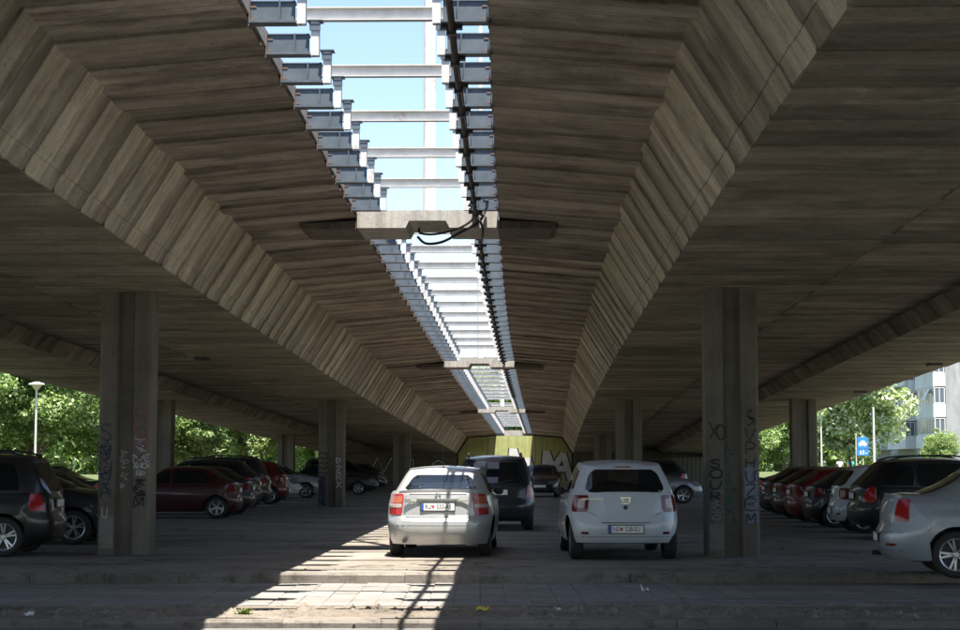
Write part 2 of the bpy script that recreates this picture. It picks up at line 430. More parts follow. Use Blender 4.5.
# ------------------------------------------------------------------ viaduct
via = empty('viaduct', B(28.4, 0, 0)[:2] + (0,))
tag(via, 'long concrete road viaduct with board marked underside and open gap above the parked cars', 'bridge')
VO = Vector(via.location)
def vB(d, o, z): return Vector(B(d, o, z)) - VO
SEC = [(1.163, 1.208), (3.057, 1.046), (3.708, 0.0), (6.27, 0.0), (6.42, 0.30), (9.02, 0.30), (9.27, 0.0), (12.1, 0.0), (12.75, 1.046), (14.6, 1.2)]
dd = [-45, -30, -15, 0] + [6 + 2.0 * i for i in range(54)] + [112.6]
for sgn in (-1, 1):
    # solid core, a hand's breadth above the board faces
    inner = [(1.163, 1.30), (3.13, 1.14), (3.80, 0.09), (6.2, 0.09), (6.35, 0.39), (9.09, 0.39), (9.34, 0.09), (12.09, 0.09), (12.70, 1.14), (14.6, 1.236), (14.6, 1.62), (14.3, 1.62), (14.3, 1.47), (1.163, 1.47)]
    n = len(inner); vs = []; fs = []
    for d in dd:
        vs += [vB(d, sgn * o, z) for (o, z) in inner]
    for i in range(len(dd) - 1):
        for k in range(n):
            q = (i * n + k, i * n + (k + 1) % n, (i + 1) * n + (k + 1) % n, (i + 1) * n + k)
            fs.append(q if sgn < 0 else q[::-1])
    fs.append(tuple(range(n))); fs.append(tuple(range((len(dd) - 1) * n, len(dd) * n)))
    mesh_obj('deck_slab', vs, fs, M['deck'], via)
# board faces: one panel per form board set
PITCH_D = 1.2
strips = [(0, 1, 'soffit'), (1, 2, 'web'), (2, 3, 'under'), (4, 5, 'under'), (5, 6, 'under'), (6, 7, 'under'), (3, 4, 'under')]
def panel_geo(sgn, si, d0, d1, rr):
    i0, i1, mk = strips[si]
    (oa, za), (ob, zb) = SEC[i0], SEC[i1]
    L = math.hypot(ob - oa, zb - za); nx, nz = -(zb - za) / L, (ob - oa) / L      # points up into the concrete
    if nz < 0 or (mk == 'web'): 
        nx, nz = (abs(nx), abs(nz)) if mk == 'web' else (-nx, -nz)
    if mk == 'web': nx, nz = 0.85, 0.52
    relief = 0.042 if mk == 'web' else (0.042 if mk == 'soffit' else 0.014)
    h1, h2 = rr.uniform(0, relief * .4), rr.uniform(relief * .55, relief)
    if rr.random() < .25: h1, h2 = h2, h1
    sp = rr.uniform(.35, .6)
    jt = .085
    prof = [(0.0, jt), (0.014, jt), (0.016, h1 + .008), (0.03, h1), (sp, h1 + rr.uniform(-.006, .006)), (sp + rr.uniform(.01, .09), h2), (0.965, h2 + rr.uniform(-.006, .006)), (0.984, h2 + .010), (0.986, jt), (1.0, jt)]
    segs = ([0.0, 0.5, 1.045] if si == 0 else [0.0, 0.5, 1.0]) if si != 1 else [-.03, .45, .805, .81, 0.985, 1.0]
    vs = []; fs = []; uv = []
    for (q, h) in prof:
        d = d0 + (d1 - d0) * q
        for g in segs:
            hh = h
            if si == 1 and g in (.81, .985): hh = h + .012 if g == .81 else h
            if si == 1 and g == 1.0: hh = h
            o = oa + (ob - oa) * g + nx * hh; z = za + (zb - za) * g + nz * hh
            vs.append(vB(d, sgn * o, z)); uv.append((d, 50 * (si * 2 + (sgn > 0)) + 3 + g * L))
    m = len(segs)
    for i in range(len(prof) - 1):
        for k in range(m - 1):
            q = (i * m + k, i * m + k + 1, (i + 1) * m + k + 1, (i + 1) * m + k)
            fs.append(q if sgn > 0 else q[::-1])
    return vs, fs, uv
nind = 0
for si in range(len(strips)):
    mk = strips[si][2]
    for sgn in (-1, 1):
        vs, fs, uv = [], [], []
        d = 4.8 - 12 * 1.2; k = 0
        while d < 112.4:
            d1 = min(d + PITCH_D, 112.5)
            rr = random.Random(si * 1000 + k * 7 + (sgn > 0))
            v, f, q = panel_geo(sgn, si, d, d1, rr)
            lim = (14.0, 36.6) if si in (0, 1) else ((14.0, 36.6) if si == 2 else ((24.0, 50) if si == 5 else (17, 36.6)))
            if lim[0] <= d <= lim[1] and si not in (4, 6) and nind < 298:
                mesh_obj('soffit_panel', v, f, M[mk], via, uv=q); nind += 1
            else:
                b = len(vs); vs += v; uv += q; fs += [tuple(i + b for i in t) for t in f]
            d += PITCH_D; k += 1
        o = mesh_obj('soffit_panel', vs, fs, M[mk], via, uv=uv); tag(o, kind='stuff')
# small drain holes under the outer boxes
mb = MB()
for (d, o) in ((53.4, 11.7), (43.0, 11.6), (40.8, -6.0), (56, -10.9)):
    mb.box(-.16, .16, -.16, .16, -.05, .01, fn=lambda x, y, z, d=d, o=o: vB(d + y, o + x, z))
mb.build('drain_outlet', M['plastic'], via)

# steel frame in the gap
steel = empty('steel_frame', tuple(B(28.4, 0, 0)[:2]) + (B(28.4, 0, 1.3)[2],))
tag(steel, 'blue grey steel brackets with white posts and crossbeams lining the open gap', 'steel frame')
SO = Vector(steel.location)
def sB(d, o, z): return Vector(B(d, o, z)) - SO
def bracket_mb(s):
    m = MB(); f = lambda x, y, z: (s * x, y, z)
    m.box(0.72, 1.155, -.006, .006, 0.015, .225, fn=f)              # web
    m.box(0.70, 1.158, -.15, .02, -.012, .014, fn=f); m.box(0.72, 1.158, -.02, .15, .226, .238, fn=f)
    m.box(0.86, .872, -.09, -.007, .016, .224, fn=f); m.box(0.86, .872, .007, .09, .016, .224, fn=f)
    return m
def flip(m): m.f = [t[::-1] for t in m.f]; return m
protos = {}
for s in (-1, 1):
    bm_ = bracket_mb(s); protos[s] = (flip(bm_) if s < 0 else bm_)
def meshof(name, m, mat):
    me = bpy.data.meshes.new(name); me.from_pydata(m.v, [], m.f); me.materials.append(mat); return me
def sy(m, s): return flip(m) if s < 0 else m
br_me = {s: meshof('bracket', protos[s], M['steel']) for s in (-1, 1)}
pl_me, po_me, cap_me, spl_me = {}, {}, {}, {}
for s in (-1, 1):
    f = lambda x, y, z, s=s: (s * x, y, z)
    m = MB(); m.box(1.158, 1.172, -.075, .075, -.03, .26, fn=f); m.box(1.10, 1.157, -.012, -.007, .05, .065, fn=f); m.box(1.10, 1.157, -.012, -.007, .17, .185, fn=f); pl_me[s] = meshof('anchor_plate', sy(m, s), M['rust'])
    m = MB(); m.box(0.615, .70, -.05, -.042, 0.0, .36, fn=f); m.box(0.615, .70, .042, .05, 0.0, .36, fn=f); m.box(.652, .662, -.042, .042, 0.0, .36, fn=f)
    po_me[s] = meshof('post', sy(m, s), M['steelw'])
    m = MB(); m.box(0.58, .735, -.08, .08, .361, .372, fn=f); cap_me[s] = meshof('cap_plate', sy(m, s), M['steel']); m = MB(); m.box(.60, .715, -.066, -.051, .26, .33, fn=f); spl_me[s] = meshof('splice_plate', sy(m, s), M['steel'])
m = MB(); m.box(-.86, .86, -.05, .05, 0, .012); m.box(-.86, .86, -.05, .05, .128, .14); m.box(-.86, .86, -.006, .006, .0125, .1275)
cross_me = meshof('crossbeam', m, M['steelw'])
k = 0
d = 17.9 - 1.2 * 4
while d < 111:
    x, h, sl_ = line(d)
    near_cb = any(abs(d - c) < 1.05 for c in (29.0, 57.75, 85.25))
    if not near_cb:
        for s in (-1, 1):
            o = link('bracket', br_me[s], None, steel)
            o.location = sB(d, 0, 1.208); o.rotation_euler = (0, 0, -math.atan(sl_))
            for nm, mm in (('anchor_plate', pl_me), ('post', po_me), ('cap_plate', cap_me), ('splice_plate', spl_me)):
                c = link(nm, mm[s], None, o)
        if k % 2 == 0:
            o = link('crossbeam', cross_me, None, steel)
            o.location = sB(d, 0, 1.208 + .373); o.rotation_euler = (0, 0, -math.atan(sl_))
    d += 1.2; k += 1
# pipe under the right brackets
cond = empty('conduit_pipe', B(20, .80, 1.15)); tag(cond, 'brown conduit pipe clamped under the steel brackets on the right of the gap', 'pipe')
CO = Vector(cond.location)
mb = MB(); pts = []
dv = 8.0
while dv < 110:
    pts.append(Vector(B(dv, .80 + .004 * math.sin(dv * 1.3), 1.145 - .005 * math.sin(dv * 2.2))) - CO); dv += 0.9
mb.tube(pts, .027, 8); mb.build('pipe', M['pipe'], cond, smooth=40)
mb2 = MB(); pts = [p + Vector((.034 + .004 * math.sin(i * .6), 0, .012 - .006 * math.sin(i * 1.1))) for i, p in enumerate(pts)]
mb2.tube(pts, .009, 6); mb2.build('cable', M['black'], cond, smooth=40)
cl_m = MB(); cl_m.box(-.11, .11, -.045, .045, .01, .05); cl_m.box(-.05, .05, -.03, .03, -.05, .01); cl_me = meshof('clamp', cl_m, M['plastic'])
d = 17.9 - 1.2 * 4
while d < 75:
    o = link('clamp', cl_me, None, cond); o.location = Vector(B(d, .80, 1.148)) - CO; d += 1.2

# concrete crossbeams with lamp masts
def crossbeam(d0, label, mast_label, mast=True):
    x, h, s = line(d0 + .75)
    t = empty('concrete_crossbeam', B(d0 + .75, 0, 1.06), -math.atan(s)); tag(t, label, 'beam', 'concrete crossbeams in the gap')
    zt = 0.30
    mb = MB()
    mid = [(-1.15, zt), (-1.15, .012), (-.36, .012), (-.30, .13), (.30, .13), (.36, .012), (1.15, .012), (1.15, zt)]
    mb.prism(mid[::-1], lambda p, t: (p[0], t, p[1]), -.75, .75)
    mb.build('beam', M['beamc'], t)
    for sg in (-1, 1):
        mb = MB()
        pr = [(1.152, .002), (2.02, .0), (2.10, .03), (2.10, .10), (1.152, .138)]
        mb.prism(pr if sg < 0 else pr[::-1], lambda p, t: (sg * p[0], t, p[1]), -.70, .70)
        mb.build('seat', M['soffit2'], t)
    if mast:
        m = empty('lamp_mast', B(d0 + .6, 0, 1.36)); tag(m, mast_label, 'lamp mast', 'lamp masts standing on the crossbeams')
        mb = MB(); mb.box(-.22, .22, -.22, .22, 0, .025); 
        for sx in (-1, 1):
            for syy in (-1, 1): mb.box(sx * .17 - .015, sx * .17 + .015, syy * .17 - .015, syy * .17 + .015, .025, .06)
        mb.build('base_plate', M['steel'], m)
        mb = MB(); mb.tube([(0, 0, .02), (0, 0, 5), (0, 0, 14.9)], [.105, .095, .06], 16); mb.build('mast', M['steelw'], m, smooth=40)
        mb = MB(); mb.box(-.5, .5, -.16, .16, 15.0, 15.14); mb.box(-.08, .08, -.08, .08, 14.8, 15.0)
        mb.build('lamp_head', M['steel'], m)
M['soffit2'] = vert_concrete('seat_concrete', (0.16, 0.135, 0.11), (0.05, 0.045, 0.04), 2.0)
crossbeam(28.25, 'pale concrete crossbeam nearest the camera bridging the gap with hanging cables', 'tall white lamp mast on the nearest crossbeam')
crossbeam(57.0, 'middle concrete crossbeam bridging the gap far behind the nearest one', 'white lamp mast on the middle crossbeam')
crossbeam(84.5, 'farthest concrete crossbeam bridging the gap just before the painted wall', 'white lamp mast on the farthest crossbeam')
cab = empty('loose_cables', B(28.2, .4, 1.3)); tag(cab, 'black cables looping over the nearest concrete crossbeam', 'cable')
CO = Vector(cab.location)
def bez(ps, n=14):
    out = []
    for i in range(len(ps) - 1):
        p0 = Vector(ps[max(i - 1, 0)]); p1 = Vector(ps[i]); p2 = Vector(ps[i + 1]); p3 = Vector(ps[min(i + 2, len(ps) - 1)])
        for q in range(n):
            t = q / n
            out.append(.5 * ((2 * p1) + (p2 - p0) * t + (2 * p0 - 5 * p1 + 4 * p2 - p3) * t * t + (3 * p1 - p0 - 3 * p2 + p3) * t ** 3))
    out.append(Vector(ps[-1])); return out
for (pts, r) in (([(27.2, .80, 1.15), (27.9, .92, 1.20), (28.16, .86, 1.42), (28.18, .72, 1.16), (28.3, .45, 1.03), (28.6, .1, 1.0), (29, -.15, 1.08), (29.3, -.2, 1.2)], .02),
                 ([(26.6, .96, 1.2), (27.8, 1.0, 1.42), (28.16, .98, 1.44), (28.18, .86, 1.16), (28.4, .5, .98), (29.0, .2, .93), (29.6, -.1, 1.0), (29.85, -.25, 1.15)], .024),
                 ([(27.0, .72, 1.2), (28.1, .78, 1.5), (28.2, .80, 1.3), (28.3, .9, 1.05), (29.9, .85, 1.12), (31, .8, 1.15)], .022)):
    mb = MB(); mb.tube([Vector(B(*p)) - CO for p in bez([(a, b, c) for a, b, c in pts])], r, 7); mb.build('cable', M['black'], cab, smooth=40)

# ------------------------------------------------------------------ pillars
def ribbon(mb, pts, wd, org, ax, ay, az, lift):
    """flat painted stroke: pts in metres on a plane with axes ax, ay and normal az"""
    P2 = [Vector(p) for p in pts]; L, Rr = [], []
    closed = (P2[0] - P2[-1]).length < 1e-4 and len(P2) > 3
    n = len(P2)
    for i in range(n):
        a = P2[(i - 1) if i > 0 else (n - 2 if closed else 0)]; b = P2[(i + 1) if i < n - 1 else (1 if closed else n - 1)]
        t = (b - a)
        t = t.normalized() if t.length > 1e-9 else Vector((1, 0))
        nn = Vector((-t.y, t.x)) * wd / 2
        L.append(P2[i] + nn); Rr.append(P2[i] - nn)
    vs = [org + ax * p.x + ay * p.y + az * lift for p in L] + [org + ax * p.x + ay * p.y + az * lift for p in Rr]
    mb.add(vs, [(i, n + i, n + i + 1, i + 1) for i in range(n - 1)])
GL = {'S': [[(1, .85), (.7, 1), (.3, 1), (.05, .8), (.3, .58), (.7, .45), (.95, .22), (.7, 0), (.3, 0), (0, .15)]],
      'O': [[(.5, 1), (.12, .8), (0, .45), (.2, .08), (.55, 0), (.9, .15), (1, .5), (.85, .88), (.5, 1)]],
      'U': [[(0, 1), (.03, .35), (.25, .02), (.65, 0), (.9, .3), (1, 1)]],
      'R': [[(.05, 0), (.08, 1)], [(.08, .98), (.7, 1), (.95, .75), (.7, .5), (.1, .48)], [(.4, .47), (1, 0)]],
      'X': [[(0, 1), (.5, .5), (1, 0)], [(1, .95), (.5, .5), (.05, 0)]],
      'N': [[(.05, 0), (0, 1), (.9, .05), (1, 1)]],
      'M': [[(0, 0), (.1, 1), (.5, .35), (.9, 1), (1, 0)]],
      'H': [[(.05, 0), (0, 1)], [(.95, 0), (1, 1)], [(.05, .5), (.95, .52)]],
      'A': [[(0, 0), (.5, 1), (1, 0)], [(.2, .38), (.8, .38)]],
      'P': [[(.05, 0), (.05, 1), (.75, .98), (.95, .72), (.7, .5), (.1, .48)]],
      'Z': [[(0, 1), (1, 1), (.05, .03), (1, 0)]], 'E': [[(1, 1), (0, 1), (0, 0), (1, 0)], [(.05, .52), (.8, .52)]],
      'V': [[(0, 1), (.45, 0), (1, 1)]], '7': [[(0, 1), (1, 1), (.35, 0)], [(.1, .5), (.85, .5)]], 'I': [[(.5, 0), (.5, 1)]],
      'K': [[(.05, 0), (.05, 1)], [(1, 1), (.1, .45), (1, 0)]], 'C': [[(1, .85), (.5, 1), (.1, .75), (0, .4), (.3, .02), (1, .12)]]}
def smooth2(pl):
    if len(pl) < 3: return pl
    o = []
    for i in range(len(pl) - 1):
        p0 = pl[max(i - 1, 0)]; p1 = pl[i]; p2 = pl[i + 1]; p3 = pl[min(i + 2, len(pl) - 1)]
        for q in range(4):
            t = q / 4
            o.append(tuple(.5 * (2 * p1[k] + (p2[k] - p0[k]) * t + (2 * p0[k] - 5 * p1[k] + 4 * p2[k] - p3[k]) * t * t + (3 * p1[k] - p0[k] - 3 * p2[k] + p3[k]) * t ** 3) for k in (0, 1)))
    o.append(pl[-1]); return o
def tagtext(txt, org, ax, ay, az, cw, ch, gap, wd, vertical, mat, parent, seed=1, label=None, lift=.003):
    r = random.Random(seed); mb = MB(); pos = 0.0; n = 0
    for chx in txt:
        if chx != ' ':
            sk = r.uniform(-.12, .12); sc = r.uniform(.88, 1.12)
            for st in GL[chx]:
                q = smooth2([(x + r.uniform(-.03, .03), y + r.uniform(-.03, .03)) for x, y in st] if chx != 'O' else st)
                if vertical: pts = [((x + sk * (y - .5)) * cw * sc, -pos - ch + y * ch * sc) for x, y in q]
                else: pts = [(pos + (x + sk * (y - .5)) * cw * sc, y * ch * sc) for x, y in q]
                ribbon(mb, pts, wd * r.uniform(.85, 1.15), org, ax, ay, az, lift + n * .0006); n += 1
        pos += (ch if vertical else cw) + gap
    o = mb.build('graffiti', mat, parent)
    if label: o['label'] = label
    return o
def scribble(org, ax, ay, az, wd, ht, n, stroke, mat, parent, seed):
    r = random.Random(seed); mb = MB()
    for i in range(n):
        y = ht * (i + .2) / n; pts = []
        for k in range(r.randint(4, 7)): pts.append((wd * r.random(), y + ht / n * r.uniform(-.1, .9)))
        ribbon(mb, smooth2(pts), stroke * r.uniform(.7, 1.2), org, ax, ay, az, .003 + i * .0008)
    return mb.build('graffiti', mat, parent)
def spray(name, c, cover=0.65):
    t = NT(name); geo = t.n('NewGeometry').outputs['Position']
    f = t.noise(geo, 11.0, 8, .75)
    t.color(t.mix(t.ramp(t.noise(geo, 5.0, 4, .6), [(.3, 0.0), (.7, .5)]), c, tuple(x * .5 + .03 for x in c))); t.rough(.75)
    t.l(t.ramp(f, [(.62 - cover * .42, 0.0), (.74 - cover * .36, 1.0)]) if False else t.ramp(f, [(.30 - (cover - .5) * .3, 0.15), (.52 - (cover - .5) * .3, 1.0)]), t.b.inputs['Alpha'])
    return t.m
M['sp_black'] = spray('spray_black', (.012, .012, .014), .9); M['sp_pink'] = spray('spray_pink', (.26, .05, .14), .4)
M['sp_white'] = spray('spray_white', (.45, .45, .47), .5); M['sp_blue'] = spray('spray_blue', (.04, .05, .09), .4)
M['sp_green'] = spray('spray_green', (.05, .16, .13), .4); M['sp_silver'] = spray('spray_silver', (.22, .23, .30), .6)
M['sp_fade'] = spray('spray_faded', (.025, .027, .035), .55); M['sp_sil2'] = spray('spray_chrome', (.62, .62, .64), .85)
CW, CD = .84, .54
def pillar(d, o, label, group='concrete pillars holding up the viaduct'):
    x, h, s = line(d); p = G(d, o, 0)
    t = empty('pillar', p, -math.atan(s)); tag(t, label, 'pillar', group)
    hx, hy = CW / 2, CD / 2; fl, rc, ch = .275, .11, .035
    q = [(-hx + ch, -hy), (-hx + fl, -hy), (-hx + fl + .03, -hy + rc), (hx - fl - .03, -hy + rc), (hx - fl, -hy), (hx - ch, -hy), (hx, -hy + ch), (hx, hy - ch), (hx - ch, hy), (hx - fl, hy), (hx - fl - .03, hy - rc), (-hx + fl + .03, hy - rc), (-hx + fl, hy), (-hx + ch, hy), (-hx, hy - ch), (-hx, -hy + ch)]
    mb = MB(); mb.prism(q, lambda a, z: (a[0], a[1], z), -.05, B(d, o, 0)[2] + .02)
    mb.build('shaft', M['pillar'], t)
    # casting joints as thin proud fins
    return t
AX, AY, AZ = Vector((1, 0, 0)), Vector((0, 0, 1)), Vector((0, -1, 0))
pil = {}
spec = {(1, -1): (28.35, 'broad near left pillar with pink and white graffiti tags'),
        (1, 1): (28.1, 'broad near right pillar with black SOUR tag and blue block letters'),
        (2, -1): (57.4, 'second left pillar with white vertical tag and blue painted flank'),
        (2, 1): (57.4, 'second right pillar rising behind the white hatchback'),
        (3, -1): (85.0, 'third left pillar far behind the silver sedan'),
        (3, 1): (85.0, 'third right pillar far behind the white hatchback')}
for (b, sg), (d, lab) in spec.items():
    pil[(b, sg)] = pillar(d, 4.87 * sg, lab)
for (b, sg, d, lab) in ((2, -1, 57.4, 'outer left pillar behind the dark red hatchback against the trees'), (2, 1, 57.4, 'outer right pillar standing before the trees by the street lamp'),
                   (3, -1, 85.0, 'small far outer left pillar against the green trees'), (3, 1, 85.0, 'far outer right pillar almost hidden behind the near right pillar')):
    pillar(d, 10.55 * sg, lab)
yf = -CD / 2; yr = yf + .11
t = pil[(1, -1)]
tagtext('OUNMX', Vector((.16, yf, 2.36)), AX, AY, AZ, .17, .15, .03, .02, True, M['sp_pink'], t, 3)
tagtext('ZNAE', Vector((.13, yf, 1.50)), AX, AY, AZ, .06, .10, .015, .018, False, M['sp_white'], t, 4)
tagtext('XHKM', Vector((.15, yf, 1.38)), AX, AY, AZ, .06, .10, .01, .02, False, M['sp_white'], t, 5)
tagtext('RP', Vector((.20, yf, 1.26)), AX, AY, AZ, .07, .08, .015, .018, False, M['sp_white'], t, 6)
scribble(Vector((-.10, yr, 1.05)), AX, AY, AZ, .17, .65, 7, .018, M['sp_white'], t, 8)
tagtext('SNUA', Vector((-.38, yf, 2.1)), AX, AY, AZ, .17, .26, .05, .03, True, M['sp_blue'], t, 9)
tagtext('CM', Vector((.17, yf, 1.14)), AX, AY, AZ, .16, .16, .05, .03, True, M['sp_black'], t, 10)
tagtext('U', Vector((-.34, yf, .75)), AX, AY, AZ, .08, .16, .05, .02, True, M['sp_white'], t, 12)
t = pil[(1, 1)]
tagtext('XO', Vector((-.37, yf, 1.84)), AX, AY, AZ, .15, .26, -.03, .022, False, M['sp_black'], t, 21)
tagtext('SOUR', Vector((-.36, yf, 1.53)), AX, AY, AZ, .17, .13, .04, .034, True, M['sp_black'], t, 22, 'black spray tag reading SOUR')
tagtext('PAZRE', Vector((-.11, yr, 1.66)), AX, AY, AZ, .13, .12, .03, .022, True, M['sp_green'], t, 23)
mb = MB(); mb.box(.185, .385, yf - .0022, yf - .001, .52, 1.42); o = mb.build('graffiti', M['sp_silver'], t); o['label'] = 'pale blue painted ground of the block letters'
tagtext('VPHUZEM', Vector((.205, yf, 2.0)), AX, AY, AZ, .145, .17, .05, .022, True, M['sp_fade'], t, 24, None, .004)
t = pil[(2, -1)]
tagtext('PZRX', Vector((.18, yf, 1.60)), AX, AY, AZ, .16, .20, .06, .045, True, M['sp_white'], t, 31)
mb = MB(); mb.box(-CW / 2 + .035, -CW / 2 + .24, yf - .003, yf - .001, 0.05, 1.0); mb.build('graffiti', M['sp_blue'], t)
mb = MB()
for i in range(5): ribbon(mb, smooth2([(0, 0), (.1, .03), (.2, -.02), (.3, .04)]), .035, Vector((-.4, yf, 1.1 + i * .16)), AX, AY, AZ, .003)
mb.build('graffiti', M['sp_black'], t)

t = pil[(1, -1)]
scribble(Vector((.16, yf, 1.62)), AX, AY, AZ, .2, .3, 3, .014, M['sp_white'], t, 41)
scribble(Vector((.17, yf, .72)), AX, AY, AZ, .2, .5, 5, .022, M['sp_black'], t, 42)
scribble(Vector((-.38, yf, .95)), AX, AY, AZ, .2, .9, 6, .022, M['sp_blue'], t, 43)
t = pil[(1, 1)]
scribble(Vector((-.37, yf, .55)), AX, AY, AZ, .22, .5, 4, .016, M['sp_silver'], t, 44)
scribble(Vector((.19, yf, 2.05)), AX, AY, AZ, .18, .25, 3, .018, M['sp_black'], t, 45)
scribble(Vector((-.10, yr, .5)), AX, AY, AZ, .18, .6, 4, .016, M['sp_green'], t, 46)
M['patchp'] = spray('painted_over', (.19, .18, .165), .8)
for (q, x0, x1, z0, z1) in ((pil[(1, -1)], -.385, -.16, .1, .62), (pil[(1, 1)], -.38, -.16, .1, .5), (pil[(2, 1)], -.38, -.16, .3, 1.3)):
    mb = MB(); mb.box(x0, x1, yf - .0012, yf - .0005, z0, z1); mb.build('painted_patch', M['patchp'], q)

# ------------------------------------------------------------------ abutment at the far end
M['yellow'] = vert_concrete('yellow_paint', (0.40, 0.42, 0.17), (0.24, 0.26, 0.12), 1.0)
AD = 112.0
abx = line(AD)
ab = empty('abutment_wall', G(AD, 0, 0), -math.atan(abx[2])); tag(ab, 'yellow green painted end wall with silver graffiti under the far end of the gap', 'wall')
hz = abx[1]
mb = MB(); mb.prism([(-12.1, -.25), (12.1, -.25), (12.1, hz + .06), (9.3, hz + .06), (9.05, hz + .36), (6.39, hz + .36), (6.24, hz + .06), (3.78, hz + .06), (3.08, hz + 1.03), (1.17, hz + 1.19), (-1.17, hz + 1.19), (-3.08, hz + 1.03), (-3.78, hz + .06), (-6.24, hz + .06), (-6.39, hz + .36), (-9.05, hz + .36), (-9.3, hz + .06), (-12.1, hz + .06)], lambda p, t: (p[0], t, p[1]), 0, 1.2)
mb.build('wall', M['pillar'], ab)
mb = MB(); yp = [(-3.6, .0), (3.6, .0), (3.6, hz), (2.98, hz + .98), (1.17, hz + 1.14), (-1.17, hz + 1.14), (-2.98, hz + .98), (-3.6, hz)]
mb.prism(yp, lambda p, t: (p[0], t, p[1]), -.006, -.002); mb.build('painted_face', M['yellow'], ab)
mb = MB()
ribbon(mb, [(-3.7, .1), (-3.68, hz), (-3.02, hz + 1.02), (-1.2, hz + 1.17), (1.2, hz + 1.17), (3.02, hz + 1.02), (3.68, hz), (3.7, .1)], .09, Vector((0, -.008, 0)), AX, AY, AZ, 0)
for xx in (-1.75, 1.32): ribbon(mb, [(xx, .1), (xx, hz + 1.1)], .035, Vector((0, -.008, 0)), AX, AY, AZ, .001)
mb.build('outline', M['sp_black'], ab)
def bigletters(segs, wd):
    mb, mk = MB(), MB()
    for i, sg in enumerate(segs):
        ribbon(mk, sg, wd + .16, Vector((0, -.010, 0)), AX, AY, AZ, i * .001)
        ribbon(mb, sg, wd, Vector((0, -.022, 0)), AX, AY, AZ, i * .001)
    mk.build('graffiti', M['sp_black'], ab); mb.build('graffiti', M['sp_sil2'], ab)
bigletters([[(1.75, .4), (1.9, 1.0), (2.0, 2.15)][::-1], [(2.75, .2), (2.05, 2.1)][::-1], [(2.4, .9), (3.1, 2.0)], [(3.1, 2.0), (3.55, .3)], [(2.7, 1.0), (3.3, 1.0)],
            [(-.35, .3), (-.15, 2.3)], [(-.05, 2.25), (.55, .3)], [(.55, .4), (.75, 1.7)], [(.85, 1.7), (1.2, .3)]], .38)
bigletters([[(-5.3, 1.3), (-4.9, 1.55), (-4.5, 1.3), (-4.9, 1.0), (-5.3, 1.3)], [(-7.1, 1.6), (-6.5, 1.6), (-6.5, .9), (-7.1, .9)], [(-9.4, .6), (-8.8, 1.7), (-8.4, .8), (-7.9, 1.7)], [(4.3, 1.3), (4.7, 1.6), (5.1, 1.3), (4.8, 1.0)], [(6.0, 1.6), (6.6, .9), (7.1, 1.6)]], .12)
eb = empty('end_crossbeam', B(110.8, 0, 1.06)); tag(eb, 'pinkish concrete end beam closing the gap above the painted wall', 'beam')
mb = MB(); mb.prism([(-1.15, .35), (-1.15, .05), (-.4, .0), (.4, .0), (1.15, .05), (1.15, .35)][::-1], lambda p, t: (p[0], t, p[1]), -.4, .4); mb.build('beam', M['beamc'], eb)
# slat fence right of the end wall
fe = empty('board_fence', G(109, 8, 0)); tag(fe, 'dark vertical board fence before the end wall on the right', 'fence')
fm = MB(); fm.box(-.11, .11, -.015, .015, .05, 1.72); fme = meshof('slat', fm, plain('fence_wood', (.10, .09, .075), .85))
for i in range(42):
    if i in (33,): continue
    o = link('slat', fme, None, fe); o.location = (-3.6 + i * .26, 0, rnd.uniform(-.02, .02))
mb = MB(); mb.box(-3.7, 7.4, .016, .06, .4, .5); mb.box(-3.7, 7.4, .016, .06, 1.3, 1.4); mb.build('rail', M['bark'], fe)
# embankment carrying the road on behind the end wall
mb = MB(); mb.prism([(-13, -.25), (13, -.25), (13, hz + 1.3), (-13, hz + 1.3)], lambda p, t: G(t, p[0], p[1]), AD + 1.25, AD + 160)
tag(mb.build('embankment', M['grass']), kind='structure')
